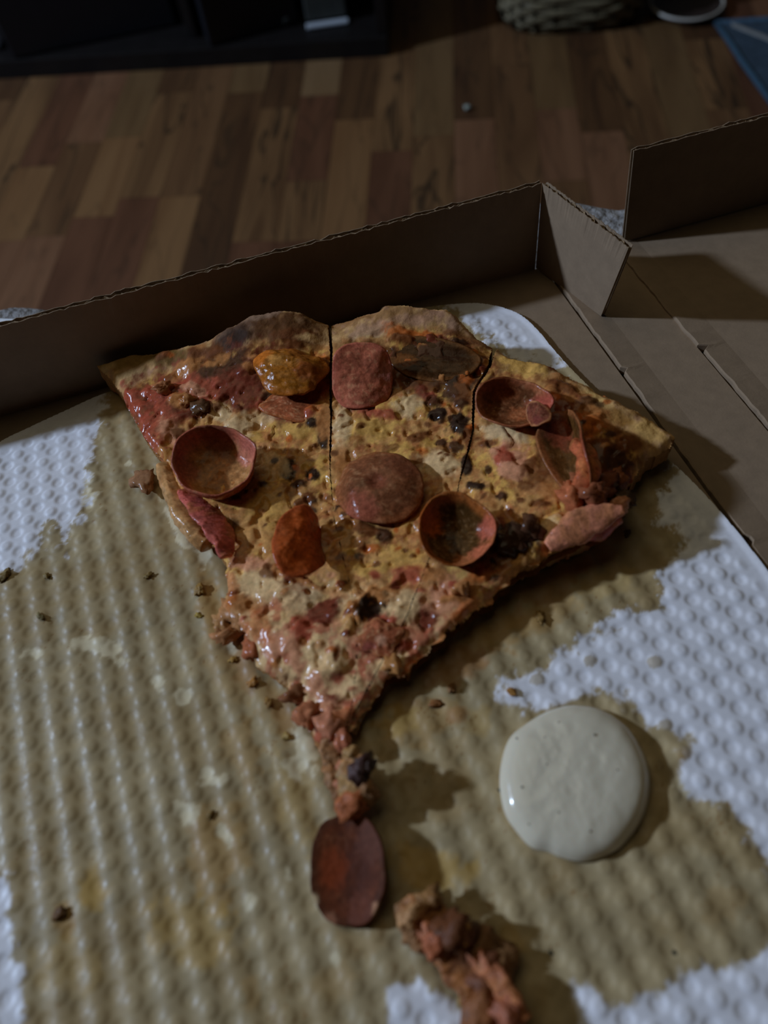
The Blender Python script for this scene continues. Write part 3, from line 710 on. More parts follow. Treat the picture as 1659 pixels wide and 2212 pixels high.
def hbase(x, y):
    x = np.asarray(x) * 100; y = np.asarray(y) * 100; r = _cf[-3] + _cf[-2] * x + _cf[-1] * y
    for i in range(len(_cp)): r = r + _cf[i] * np.hypot(x - _cp[i, 0], y - _cp[i, 1])
    return r / 100
def onp(px, py, dz=0.0, it=6):
    """point where the pixel ray meets the pizza surface (+dz)"""
    z = 0.012
    for _ in range(it):
        q_ = at(px, py, z + dz); z = float(hbase(q_[0], q_[1]))
    return at(px, py, z + dz)
# crust / cheese boundary and the two knife cuts, all traced on the surface
RIM = np.array([onp(*p_)[:2] for p_ in [(235, 838), (262, 850), (300, 826), (350, 808), (420, 790), (470, 762), (540, 748), (610, 742), (690, 748), (712, 745), (760, 728), (840, 706), (900, 706), (960, 716), (1060, 752), (1085, 800), (1160, 806), (1230, 832), (1300, 880), (1350, 935), (1372, 985), (1366, 1050), (1420, 1090)]])
RIMPOLY = np.concatenate([RIM, np.array([(0.20, 0.20), (0.20, 0.40), (-0.12, 0.40)])])
CUT1 = np.array([onp(*p_)[:2] for p_ in [(710, 660), (712, 700), (716, 760), (713, 840), (716, 900), (712, 980), (716, 1060), (722, 1120), (738, 1190), (760, 1280), (772, 1380), (765, 1500), (748, 1580), (740, 1680)]])
CUT2 = np.array([onp(*p_)[:2] for p_ in [(1075, 700), (1069, 742), (1058, 790), (1024, 850), (1022, 900), (1022, 930), (1004, 1000), (992, 1040), (985, 1080), (930, 1200), (880, 1330), (820, 1440), (765, 1540), (745, 1600), (730, 1680)]])
def side(x, y, cut):
    """signed distance to an open cut line, positive to its right"""
    P = cut; best = np.full(np.shape(x), 1e9); sg = np.zeros(np.shape(x)); par = np.zeros(np.shape(x)); n_ = len(P)
    for i in range(n_ - 1):
        ex, ey = P[i + 1] - P[i]; wx = x - P[i][0]; wy = y - P[i][1]; t = np.clip((wx * ex + wy * ey) / (ex * ex + ey * ey), 0, 1)
        d = np.hypot(wx - ex * t, wy - ey * t); cr_ = -(ex * wy - ey * wx)
        m_ = d < best; best = np.where(m_, d, best); sg = np.where(m_, -np.sign(cr_), sg); par = np.where(m_, (i + t) / (n_ - 1), par)
    return best * sg, par
def slice_sdf(which, grow=0.0, gap=1.0):
    def fn(x, y):
        j = 0.0013 * (fbm(x * 420, y * 420, 31) - 0.5) * 2 + 0.0018 * (fbm(x * 150, y * 150, 33) - 0.5) * 2
        bd = sm(0.20, 0.10, y) # the torn lower part is more ragged
        s0 = polysdf(x, y, OP[:, :2]) + grow + j * (0.35 + 1.0 * bd)
        d1, p1 = side(x, y, CUT1); d2, p2 = side(x, y, CUT2)
        w1 = gap * np.interp(p1, [0, .1, .3, .42, .5, 1], [.0008, .0006, .0004, .0002, .00002, .00002]); w2 = gap * np.interp(p2, [0, .08, .2, .45, .55, 1], [.0013, .0009, .0005, .0003, .00002, .00002])
        j2 = 0.0004 * (fbm(x * 500, y * 500, 41) - 0.5)
        if which == 0: return np.minimum(s0, -d1 - w1 + j2)
        if which == 1: return np.minimum(s0, np.minimum(d1 - w1 + j2, -d2 - w2 + j2))
        return np.minimum(s0, np.minimum(d2 - w2 + j2, s0))
    return fn
# sign check: a point known to lie left of the first cut
_p = onp(600, 1000)
if side(np.array([_p[0]]), np.array([_p[1]]), CUT1)[0][0] > 0: CUT_FLIP = -1
else: CUT_FLIP = 1
_side0 = side
def side(x, y, cut):
    d, p = _side0(x, y, cut); return d * CUT_FLIP, p

c_cheese = C(120, 88, 54); c_yel = C(126, 97, 52); c_pale = C(132, 110, 84); c_pink = C(122, 84, 66); c_tan = C(108, 70, 40)
c_brown = C(66, 36, 18); c_dark = C(42, 24, 15); c_char = C(30, 19, 14); c_red = C(100, 46, 34); c_dred = C(68, 29, 20); c_or = C(112, 56, 22)
c_crust = C(122, 96, 66); c_crd = C(80, 54, 32); c_crp = C(104, 78, 64)
# painted patches: px, py, rx, ry, rot, colour, strength, raise(mm), softness
SPL = [
 (460, 820, 170, 66, -14, c_dred, .75, .3, .6), (300, 880, 60, 80, 30, c_dred, .6, .3, .6), (940, 790, 150, 66, 5, c_brown, .85, .2, .6), (1000, 835, 56, 50, 0, c_dark, .75, .2, .6), (800, 760, 60, 40, 0, c_brown, .5, .2, .6),
 (1290, 985, 110, 76, 40, c_brown, .8, .3, .6), (1210, 930, 60, 80, 0, c_dred, .7, .1, .6), (1330, 1040, 50, 60, 0, c_dred, .8, .3, .6),
 # browned cheese below the rim of the left slice
 (430, 830, 120, 60, -15, c_red, .8, 0.8, .6), (350, 880, 70, 60, 20, c_dred, .75, 0.8, .6), (330, 930, 50, 60, 40, c_red, .7, 0.5, .6), (480, 790, 70, 30, -20, c_dark, .85, 0, .6), (440, 770, 60, 25, -35, c_brown, .8, .5, .6), (520, 845, 60, 50, 0, c_dred, .8, .3, .6),
 (390, 870, 26, 18, 0, c_tan, .9, 1.4, .5), (420, 845, 30, 14, 20, c_pink, .7, 1, .5), (340, 850, 40, 22, 0, c_red, .8, 1.2, .5), (620, 880, 75, 34, 10, c_red, .85, 1.2, .5), (660, 860, 60, 30, 0, c_or, .5, .5, .6), (480, 890, 26, 22, 0, c_pale, 1, .6, .4),
 (510, 920, 36, 22, 20, c_pale, .8, .6, .5), (560, 900, 40, 16, 0, c_pale, .5, .3, .5), (400, 800, 50, 20, -35, c_tan, .8, .6, .6), (380, 940, 45, 26, 30, c_pink, .7, .4, .6), (385, 935, 20, 14, 0, c_brown, .8, 0, .5), (290, 870, 22, 50, -30, c_red, .8, 1, .6),
 (640, 930, 50, 18, 10, c_yel, .7, .3, .6), (675, 915, 18, 10, 0, c_char, .95, .8, .35), (697, 948, 12, 20, -20, c_char, .9, .6, .4), (700, 900, 20, 50, 0, c_tan, .7, .6, .6), (690, 820, 26, 60, 0, c_or, .7, .8, .6),
 (623, 1012, 20, 26, 15, c_char, 1, .8, .35), (675, 1024, 18, 15, 30, c_char, 1, .7, .35), (644, 1046, 20, 11, 0, c_dark, .9, .6, .4), (655, 1078, 40, 9, -30, c_brown, .9, .5, .45), (672, 1078, 16, 10, 0, c_dark, .8, .5, .4), (662, 1112, 22, 10, 5, c_char, 1, .5, .35), (640, 1095, 14, 26, 40, c_brown, .7, .5, .5),
 (505, 1133, 18, 15, 0, c_dark, .8, .3, .5), (580, 1090, 70, 50, 0, c_yel, .6, 0, .8), (560, 1160, 80, 40, 30, c_cheese, .7, 0, .7), (580, 1000, 60, 26, 20, c_pale, .4, 0, .6),
 # middle slice
 (800, 715, 60, 18, -12, c_crp, .6, .5, .6), (890, 725, 70, 22, 8, c_or, .75, 1.0, .6), (870, 735, 34, 14, 0, c_brown, .8, 1, .5), (950, 740, 60, 16, 10, c_dred, .85, 1, .5), (985, 742, 22, 14, 0, c_char, .8, 1, .5), (910, 800, 80, 56, 0, c_brown, .9, 0, .6), (970, 790, 60, 60, 0, c_dark, .75, .4, .6), (930, 770, 90, 24, 8, c_dark, .8, 0, .5),
 (995, 820, 34, 32, 0, c_char, .7, .4, .5), (1020, 780, 40, 30, 0, c_brown, .7, .5, .6), (740, 835, 26, 26, 0, c_or, .8, 1.2, .5), (730, 850, 26, 14, 0, c_dred, .6, .6, .5), (930, 860, 18, 16, 30, c_red, .9, .5, .4), (945, 895, 22, 16, 0, c_char, 1, 1.2, .3), (992, 918, 30, 24, 20, c_char, 1, 1.2, .3), (997, 872, 18, 14, 0, c_dark, .85, .8, .4), (1000, 850, 30, 18, 20, c_brown, .8, .4, .5),
 (900, 945, 26, 14, -10, c_brown, .8, .6, .5), (953, 955, 13, 10, 0, c_dark, .85, .6, .4), (985, 962, 18, 12, 0, c_dark, .8, .5, .4), (1012, 945, 12, 26, 0, c_brown, .8, .5, .5), (850, 965, 20, 8, 0, c_brown, .5, .3, .5), (880, 880, 34, 30, 0, c_pale, .8, .4, .6), (820, 895, 60, 12, 8, c_red, .7, .9, .5), (800, 925, 70, 24, 0, c_yel, .7, .2, .7), (740, 930, 24, 60, 0, c_pale, .8, .8, .6),
 (950, 1000, 50, 30, 10, c_pale, .8, .5, .6), (740, 1000, 20, 60, 0, c_tan, .6, .5, .6), (735, 1100, 14, 14, 0, c_char, .9, .3, .4), (760, 1120, 34, 20, 30, c_tan, .9, 1.2, .5), (828, 1155, 24, 18, 15, c_dark, .95, .9, .4), (790, 1146, 34, 14, 8, c_brown, .85, .6, .5), (800, 1185, 26, 10, 0, c_or, .6, .3, .5), (860, 1100, 46, 14, 10, c_tan, .6, .7, .5),
 # right slice
 (1165, 796, 30, 15, 5, c_brown, .6, 1.2, .4), (1163, 797, 22, 11, 5, c_dark, .8, -.6, .4), (1130, 790, 60, 24, 20, c_yel, .8, 0, .6), (1230, 860, 60, 40, 30, c_tan, .8, .8, .6), (1220, 840, 36, 14, 25, c_brown, .7, .6, .5), (1260, 900, 60, 50, 30, c_tan, .6, .6, .6), (1200, 900, 60, 60, 0, c_dred, .7, 0, .6), (1265, 930, 40, 40, 0, c_or, .55, .4, .6),
 (1330, 1000, 44, 46, 20, c_dark, .85, .8, .6), (1300, 960, 30, 24, 0, c_brown, .8, .5, .5), (1318, 938, 14, 10, 0, c_dark, .8, .3, .5), (1360, 960, 34, 26, 30, c_brown, .7, .5, .6), (1300, 1060, 60, 40, -10, c_dred, .9, 1.5, .5), (1240, 1045, 40, 40, 0, c_red, .75, 1.0, .5), (1320, 1075, 30, 24, 0, c_dark, .8, 1, .5),
 (1090, 935, 60, 26, 10, c_pale, .9, .6, .6), (1100, 985, 46, 34, 20, c_pink, .8, .8, .6), (1090, 990, 22, 24, 10, c_red, .95, 1.0, .45), (1110, 1020, 40, 22, 0, c_pink, .8, .8, .5), (1050, 958, 26, 8, -5, c_brown, .75, .4, .5), (1008, 1004, 13, 24, 0, c_char, 1, .9, .35), (1026, 1050, 26, 11, 10, c_char, .95, .8, .4), (1082, 1072, 17, 9, 0, c_dark, .9, .5, .4), (1170, 1088, 24, 10, 0, c_brown, .85, .5, .45), (1055, 1012, 9, 10, 0, c_dark, .8, .2, .4),
 (1135, 1050, 20, 12, 0, c_brown, .6, .4, .5), (1160, 1020, 40, 40, 0, c_brown, .6, .3, .6), (1190, 1060, 26, 30, 0, c_tan, .7, .4, .6), (1080, 880, 60, 26, 20, c_or, .6, .4, .6), (1040, 860, 30, 30, 0, c_tan, .7, .6, .6), (1105, 1160, 60, 44, 0, c_dred, .7, .6, .5), (1115, 1168, 44, 36, 10, c_char, .95, 2.2, .45), (1150, 1140, 30, 30, 0, c_dark, .9, 1.4, .5),
 (1180, 1140, 50, 26, -20, c_pale, .6, .3, .6), (1000, 1085, 60, 10, 10, c_tan, .7, .8, .5), (955, 1075, 20, 14, 0, c_brown, .7, .8, .5),
 # lower, torn part
 (560, 1260, 80, 50, 0, c_pale, .8, .6, .7), (540, 1215, 50, 20, 10, c_pink, .7, .3, .6), (578, 1240, 22, 12, 10, c_brown, .6, .4, .5), (520, 1300, 60, 24, 10, c_tan, .6, .4, .7), (640, 1290, 60, 40, 20, c_pale, .8, .8, .6), (700, 1320, 50, 26, -20, c_dred, .85, .6, .5), (650, 1365, 34, 30, -30, c_red, .9, 1.0, .5), (600, 1390, 44, 40, -30, c_pink, .9, .8, .6), (560, 1350, 30, 40, -40, c_or, .35, .6, .6),
 (770, 1310, 34, 60, 15, c_pale, .8, 1.2, .6), (760, 1340, 24, 44, 10, c_cheese, .7, .8, .5), (800, 1310, 48, 42, 10, c_tan, 1, 2.6, .4), (806, 1313, 37, 32, 10, c_char, 1, -3.4, .3), (850, 1280, 60, 24, -10, c_tan, .7, .8, .5), (880, 1310, 50, 46, -20, c_pale, .8, .8, .6), (925, 1330, 34, 26, 0, c_dred, .9, .5, .5), (835, 1375, 52, 40, -10, c_red, .95, 1.4, .45), (800, 1390, 34, 26, 0, c_dred, .8, .6, .5),
 (820, 1390, 26, 16, 0, c_pink, .8, .8, .4), (700, 1440, 60, 50, -20, c_pale, .9, 1.0, .6), (640, 1420, 20, 44, -25, c_pink, .7, .6, .5), (728, 1415, 8, 20, 10, c_brown, .8, -.6, .4), (715, 1405, 14, 8, 0, c_or, .6, .2, .4), (760, 1480, 40, 30, -30, c_pale, .8, .6, .6), (712, 1508, 22, 12, 10, c_dred, .9, .4, .5), (680, 1470, 20, 26, 0, c_pink, .7, .6, .6), (720, 1560, 50, 50, -20, c_pink, .9, .8, .6), (690, 1590, 20, 34, 0, c_red, .6, .8, .5), (735, 1545, 40, 14, -30, c_or, .3, .4, .5),
 (925, 1240, 60, 18, 10, c_tan, .7, .6, .6), (960, 1290, 60, 40, -30, c_pink, .7, .6, .6), (1010, 1270, 50, 24, -40, c_tan, .8, .6, .6), (1000, 1320, 60, 14, -40, c_or, .4, .6, .6), (1040, 1240, 40, 20, -30, c_or, .45, .4, .6), (880, 1240, 40, 24, 0, c_red, .6, .8, .5), (790, 1230, 50, 20, 0, c_yel, .7, .3, .6), (780, 1180, 12, 9, 0, c_brown, .7, .3, .4), (812, 1218, 12, 8, 0, c_brown, .7, .2, .4), (870, 1200, 60, 24, 0, c_yel, .6, .4, .6),
 (730, 1250, 60, 30, 10, c_cheese, .6, .3, .6), (620, 1240, 40, 12, 25, c_tan, .8, 1.0, .5), (660, 1255, 44, 8, 25, c_tan, .8, 1.2, .5), (500, 1270, 16, 40, 0, c_or, .35, .5, .6), (960, 1375, 40, 10, -40, c_or, .5, .6, .5), (880, 1440, 50, 10, -38, c_or, .4, .4, .5),
]
_r = random.Random(11)
for _i in range(150):
    _px = _r.uniform(380, 1330); _py = _r.uniform(860, 1290); _s = _r.uniform(4, 11)
    SPL.append((_px, _py, _s * _r.uniform(.9, 1.6), _s * _r.uniform(.6, 1.0), _r.uniform(-40, 40), (c_brown, c_tan, c_dark, c_brown, c_or)[_i % 5], _r.uniform(.55, .95), _r.uniform(.1, .5), .6))
for _i in range(60):
    _px = _r.uniform(300, 1330); _py = _r.uniform(760, 900); _s = _r.uniform(8, 20)
    SPL.append((_px, _py, _s * _r.uniform(.9, 1.8), _s * _r.uniform(.6, 1.0), _r.uniform(-40, 40), (c_brown, c_dred, c_dark, c_tan, c_or)[_i % 5], _r.uniform(.4, .8), _r.uniform(.2, 1.0), .6))
for _i in range(70):
    _px = _r.uniform(480, 1050); _py = _r.uniform(1240, 1600); _s = _r.uniform(6, 16)
    SPL.append((_px, _py, _s * _r.uniform(.9, 1.8), _s * _r.uniform(.6, 1.0), _r.uniform(-60, 20), (c_red, c_pale, c_tan, c_pink, c_dred)[_i % 5], _r.uniform(.4, .8), _r.uniform(-.3, .9), .6))
def ptop(x, y, s_):
    z = hbase(x, y); V = np.stack([x, y, z], 1); u, v = topx(V)
    nz = fbm(x * 300, y * 300, 2) - 0.5
    h = 0.0019 * (fbm(x * 95, y * 95, 4, 3) - 0.5) * 2 + 0.00035 * (fbm(x * 420, y * 420, 6, 3) - 0.5) * 2 - 0.0009 * sm(.68, .76, vnoise(x * 330, y * 330, 91)) * sm(.002, -.006, rimd(x, y))
    for (cx, cy, rx, ry, ro, col, a, dz, so) in SPL:
        if dz: h = h + dz / 1000 * 0.8 * sm(0, 0.7, ell(u, v, cx, cy, rx, ry, ro, nz * 0.7))
    # melt seams: rounded edge and slight dip at the outer border
    so = polysdf(x, y, OP[:, :2]); h = h - 0.0020 * (1 - sm(0, 0.0035, so)) ** 2 
    return z + h
def rimd(x, y): return polysdf(x, y, RIMPOLY)
def pcol(V, s_, top):
    x, y = V[:, 0], V[:, 1]; z0 = hbase(x, y); u, v = topx(np.stack([x, y, z0], 1))
    n1_ = fbm(x * 130, y * 130, 7); n2_ = fbm(x * 300, y * 300, 2) - 0.5; n3_ = fbm(x * 420, y * 420, 13); n4 = fbm(x * 900, y * 900, 17) - 0.5
    low = sm(1180, 1420, v)[:, None]
    base = c_cheese[None] * (1 - low) + c_pink[None] * low
    k = sm(.51, .58, n1_)[:, None]; base = base * (1 - k) + (c_yel[None] * (1 - low) + c_pale[None] * low) * k
    k = sm(.50, .42, n3_)[:, None] * .8; base = base * (1 - k) + (c_tan[None] * (1 - low) + c_pale[None] * low) * k
    k = sm(.60, .70, fbm(x * 240, y * 240, 23))[:, None] * .55; base = base * (1 - k) + c_brown[None] * k
    k = sm(.56, .62, fbm(x * 200, y * 200, 27))[:, None] * (.3 + .5 * low); base = base * (1 - k) + c_red[None] * k
    # crust
    cz = sm(-.0035, .0025, rimd(x, y) + n2_ * .006)[:, None]
    cr_ = c_crust[None] * (1 + .5 * n2_[:, None]); k = sm(.48, .62, n1_)[:, None] * .75; cr_ = cr_ * (1 - k) + c_crd[None] * k
    k = (sm(.55, .7, n3_) * .6)[:, None]; cr_ = cr_ * (1 - k) + c_crp[None] * k
    base = base * (1 - cz) + cr_ * cz
    CR = [(520, 712, 120, 40, -25, C(58, 43, 36), .95), (610, 705, 120, 56, 0, C(56, 34, 18), .95), (640, 735, 80, 30, 0, c_brown, .8), (500, 735, 70, 28, -30, c_char, .75), (560, 680, 60, 14, -15, C(84, 66, 56), .7), (430, 752, 50, 14, -35, c_tan, .6), (670, 735, 40, 12, 10, c_crust, .8), (820, 655, 16, 10, 0, c_char, .8), (940, 672, 40, 14, 20, c_crp, .9),
          (980, 700, 30, 20, 40, C(92, 70, 58), .8), (800, 720, 70, 20, -10, C(122, 104, 76), .8), (760, 690, 50, 10, -15, c_crd, .6), (900, 690, 60, 16, 0, c_crp, .6), (1000, 730, 60, 10, 20, c_brown, .5), (1280, 860, 60, 20, 30, C(132, 108, 70), .8), (1400, 930, 60, 26, 25, C(126, 100, 62), .8), (1340, 900, 40, 20, 20, C(96, 68, 34), .6),
          (300, 775, 110, 30, -8, C(88, 68, 38), .9), (370, 775, 70, 26, 0, C(66, 48, 22), .9), (280, 805, 50, 14, -20, C(112, 92, 66), .6), (230, 790, 30, 14, -30, C(120, 100, 72), .7), (1240, 850, 40, 12, 30, c_brown, .6), (1290, 895, 40, 10, 40, c_tan, .8)]
    for (cx, cy, rx, ry, ro, col, a) in CR:
        k = sm(0, .6, ell(u, v, cx, cy, rx, ry, ro, n2_ * 1.2))[:, None] * (1 - (1 - a) ** 2); base = base * (1 - k) + col[None] * k
    for (cx, cy, rx, ry, ro, col, a, dz, so) in SPL:
        k = sm(0, so * .8, ell(u, v, cx, cy, rx * 1.1, ry * 1.1, ro, n2_ * (1.0 if max(rx, ry) > 28 else .5) + n4 * .4))[:, None] * (1 - (1 - a) ** 2); base = base * (1 - k) + col[None] * k
    base = base * (1 + .16 * n4 + .22 * (n1_ - .5))[:, None]
    # cut faces and underside: bread, darkened to paint the shade below the edge
    bot = ~top
    base[bot] = (C(92, 66, 40)[None] * (1 + .5 * n2_[bot, None]))
    return np.clip(base, .006, .85)
def pbot(x, y, s_): return np.maximum(hbase(x, y) - 0.0085 - 0.004 * sm(0.0, 0.02, rimd(x, y)), 0.0052)
SL = []
LBL = ['left pizza slice with a cupped pepperoni and a tall browned crust bubble', 'middle pizza slice between the two knife cuts, with a domed pepperoni in its centre', 'right pizza slice with torn pepperoni along its outer edge and a pale crust corner']
for k in range(3):
    ix = (-.02, .05, .12)[k]
    root = empty('pizza_slice', LBL[k], 'pizza slice', (0, 0, 0), 'three joined pizza slices left in the box', box=True); SL.append(root)
    f_ = slice_sdf(k)
    xr = ((-.075, .05), (-.02, .125), (-.01, .165))[k]; yr = ((.07, .29), (.07, .29), (.07, .29))[k]
    grid_mesh('cheese_topping', lambda x, y, f_=f_: np.minimum(f_(x, y), -rimd(x, y)), xr[0], xr[1], yr[0], yr[1], .00062, ptop, pbot, pcol, M_CHEESE, root, undercut=.0022)
    grid_mesh('crust_rim', lambda x, y, f_=f_: np.minimum(f_(x, y), rimd(x, y) + .0004), xr[0], xr[1], .14, yr[1], .00075, ptop, lambda x, y, s_: np.maximum(hbase(x, y) - .016 + .006 * (1 - sm(0, .006, s_)), .0030), pcol, M_CRUST, root)
    def dcol(V, s_, top):
        n_ = fbm(V[:, 0] * 300, V[:, 1] * 300, 51 + k) - .5; c_ = C(100, 76, 48)[None] * (1 + .8 * n_[:, None]); kk = sm(.02, .2, n_)[:, None] * .6
        return np.clip(c_ * (1 - kk) + C(112, 60, 44)[None] * kk, .01, .85)
    f2 = slice_sdf(k, grow=-.0022, gap=1.6)
    def fd(x, y, f2=f2, k=k):
        g_ = f2(x, y)
        if k == 0:   # dough sticks out under the left cut edge
            u, v = topx(np.stack([x, y, np.full(len(x), .006)], 1)); bulge = .0055 * sm(0, .5, ell(u, v, 400, 1110, 90, 130, 25)) ; s0 = polysdf(x, y, OP[:, :2]); d1, _ = side(x, y, CUT1)
            g_ = np.maximum(g_, np.minimum(s0 + bulge - .0002, -d1 - .0005))
        return g_
    grid_mesh('dough_base', fd, xr[0] - .01, xr[1], yr[0], yr[1], .0013, lambda x, y, s_: np.maximum(hbase(x, y) - .0088, .0056) - .0003 + .0008 * (fbm(x * 300, y * 300, 61) - .5), lambda x, y, s_: np.full(len(x), .0032) + .0002, dcol, M_CRUST, root)

# ------------------------------------------------------------------ pepperoni and lumps baked into the slices
def disc(name, P0, U, Vv, prof, colf, th=.0016, parent=None, nr=16, na=64, edge=None, m=None, box=False, label=None, rough=1.0):
    """thin warped disc: P0 centre, U / Vv half-axes (3-vectors), prof(rho,theta)->height along the normal, edge(theta)->radius factor"""
    P0 = np.array(P0); U = np.array(U); Vv = np.array(Vv); Nn = _unit(np.cross(U, Vv)); 
    if Nn[2] < 0: Nn = -Nn
    V = []; cols = []
    ts = np.linspace(0, 2 * math.pi, na, endpoint=False); rr = np.linspace(0, 1, nr) ** .85
    T, Rr = np.meshgrid(ts, rr); e_ = edge(T) if edge else 1 + .025 * np.sin(3 * T + 1) + .015 * np.sin(7 * T)
    sd_ = float(P0[0] * 977 % 7); e_ = e_ * (1 + .05 * (fbm(np.cos(T) * 2.2 + sd_ + 9, np.sin(T) * 2.2 + sd_ + 9, 5) - .5) * 2)
    H = prof(Rr, T) + .0009 * rough * (fbm(Rr * np.cos(T) * 2.4 + 9 + sd_, Rr * np.sin(T) * 2.4 + 9, 3) - .5) * 2
    X1 = P0[None, None] + (Rr * e_ * np.cos(T))[..., None] * U + (Rr * e_ * np.sin(T))[..., None] * Vv + H[..., None] * Nn
    CC = colf(Rr, T, Rr * np.cos(T), Rr * np.sin(T))
    top = X1.reshape(-1, 3)
    # normals of the warped sheet for an even thickness
    du = np.roll(X1, -1, 1) - np.roll(X1, 1, 1); dv = np.gradient(X1, axis=0); nn_ = np.cross(dv, du); ln = np.linalg.norm(nn_, axis=-1, keepdims=True); nn_ = nn_ / np.maximum(ln, 1e-12)
    nn_[0] = Nn; sg = np.sign((nn_ * Nn).sum(-1, keepdims=True)); sg[sg == 0] = 1
    if (sg < 0).mean() > .5: nn_ = -nn_
    lowr = X1 - nn_ * th * (1 - .6 * Rr[..., None] ** 5)
    V = np.concatenate([top, lowr.reshape(-1, 3)]); n = nr * na; F = []
    idx = np.arange(n).reshape(nr, na); nx_ = np.roll(idx, -1, 1)
    Q = np.stack([idx[:-1], idx[1:], nx_[1:], nx_[:-1]], -1).reshape(-1, 4)
    Wl = np.stack([idx[-1], idx[-1] + n, nx_[-1] + n, nx_[-1]], -1)
    F = np.concatenate([Q, Q[:, ::-1] + n, Wl])
    cols = np.concatenate([CC.reshape(-1, 3), CC.reshape(-1, 3) * .8])
    o = mesh(name, V, F, m or M_PEP, parent, np.clip(cols, .004, .85), True, box)
    if label: o['label'] = label
    return o
def ax(px, py, rx, ry, z, rot=0.0, zu=0.0, zv=0.0):
    """axes of a disc that covers the traced ellipse when lying at height z; zu, zv tilt its right / far side up"""
    c_, s_ = math.cos(math.radians(rot)), math.sin(math.radians(rot))
    P0 = at(px, py, z); a = at(px + rx * c_, py + rx * s_, z + zu); a2 = at(px - rx * c_, py - rx * s_, z - zu)
    b = at(px + ry * s_, py - ry * c_, z + zv); b2 = at(px - ry * s_, py + ry * c_, z - zv)
    return (a + a2 + b + b2) / 4, (a - a2) / 2, (b - b2) / 2
def pc(inner, rim, seed, spots=None, sp=.25, rimw=.88):
    inner = np.array(inner) * np.array([.62, .72, .60]); rim = np.array(rim) * np.array([.68, .80, .68])
    def f_(R_, T, X, Y):
        n_ = fbm(X * 3.2 + seed, Y * 3.2 + seed, seed)[..., None]; n2_ = fbm(X * 11 + seed, Y * 11, seed + 3)[..., None]
        c_ = inner * (.55 + .9 * n_) * (1 + .8 * (n2_ - .5)); k = sm(rimw - .1, rimw + .06, R_ + .1 * (n_[..., 0] - .5))[..., None]; c_ = c_ * (1 - k) + rim * k
        k = sm(.6, .72, n2_) * sp; c_ = c_ * (1 - k) + np.array(c_pale) * k
        for (sx, sy, sr, col, a) in (spots or []):
            k = (sm(0, .5, 1 - np.hypot(X - sx, Y - sy) / sr + .7 * (n2_[..., 0] - .5)) * a)[..., None]; c_ = c_ * (1 - k) + np.array(col) * .72 * k
        return c_
    return f_
def surf(px, py): return float(onp(px, py)[2])
def cup(depth, p=2.6, wob=.0006, ph=0.0): return lambda R_, T: depth * (R_ ** p - 1) + wob * np.sin(3 * T + ph) * R_ ** 2
r_pep = C(120, 72, 56); r_dark = C(78, 44, 34)
# big cup on the left slice
z = surf(470, 1010) + .0122
disc('pepperoni', *ax(460, 992, 89, 73, z, -4, -.0005, .003), cup(.0100, 6.5, .0006, 1), pc(C(124, 82, 56), C(126, 62, 54), 3, [(.1, .8, .5, C(76, 44, 34), .7), (.75, .35, .4, C(140, 80, 72), .7), (-.8, 0, .4, C(110, 66, 56), .8)], .2), .0018, SL[0], 22, 80, label='deep round pepperoni cup with a brown hollow')
# domed pepperoni in the middle
z = surf(818, 1075) + .0035
disc('pepperoni', *ax(818, 1052, 96, 78, z, 8, .001, .001), lambda R_, T: .0045 * (1 - R_ ** 2.2) - .0035 * sm(.5, 1, R_ * np.clip(np.sin(T + 1.25) * -1, 0, 1)) * 1.0 + .0012 * np.sin(2 * T) * R_ ** 2 - .0016 * np.exp(-((R_ * np.cos(T)) ** 2 + (R_ * np.sin(T)) ** 2) / .05),
     pc(C(92, 50, 36), C(104, 56, 38), 8, [(0, 0, .3, C(84, 42, 30), .7), (-.3, -.7, .5, C(108, 56, 44), .8), (.5, .6, .5, C(84, 46, 32), .7)], .15), .0018, SL[1], 20, 80, edge=lambda T: 1 + .03 * np.sin(2 * T + .5) + .05 * np.exp(-((T - 4.5) ** 2) / .1), label='large domed reddish brown pepperoni')
# open cup right of it
z = surf(985, 1160) + .0098
disc('pepperoni', *ax(986, 1142, 83, 76, z, 10, 0, .002), cup(.008, 3.6, .0009, 2), pc(C(58, 35, 18), C(112, 58, 30), 12, [(.85, .3, .42, C(130, 66, 54), .8), (.8, -.5, .5, C(136, 74, 54), .9), (-.8, .2, .45, C(124, 60, 22), .8), (.3, -.8, .4, C(132, 78, 50), .6)], .1), .0013, SL[1], 22, 80, edge=lambda T: 1 + .03 * np.sin(3 * T + 1), label='dark brown pepperoni cup with an orange rim')
# folded bright chip
z = surf(650, 1215) + .006
disc('pepperoni', *ax(642, 1182, 60, 74, z, -6, -.0075, .001), lambda R_, T: .0055 * (1 - (R_ * np.cos(T)) ** 2) - .001 * np.cos(3 * np.arctan2(R_ * np.sin(T), R_ * np.cos(T) + 1e-6)) * R_, pc(C(140, 58, 28), C(128, 54, 30), 15, [(.7, -.4, .6, C(96, 46, 24), .7)], .05), .0016, SL[0], 18, 60, edge=lambda T: 1 + .06 * np.sin(3 * T + 2.2), label='small folded orange-red pepperoni')
# tilted flat disc near the rim of the middle slice
z = surf(785, 850) + .008
disc('pepperoni', *ax(784, 808, 66, 72, z, 0, -.001, .0085), lambda R_, T: -.0022 * (R_ * np.cos(T)) ** 2 + .0006 * np.sin(3 * T) * R_, pc(C(128, 66, 56), C(132, 66, 58), 18, [(.8, .1, .35, C(126, 84, 84), .5), (-.9, .3, .4, C(104, 50, 40), .6)], .25), .0018, SL[1], 18, 64, edge=lambda T: (np.abs(np.cos(T)) ** 2.8 + np.abs(np.sin(T)) ** 2.8) ** (-1 / 2.8) * (1 - .05 * np.cos(T - .8)), label='pinkish upright pepperoni leaning on the crust')
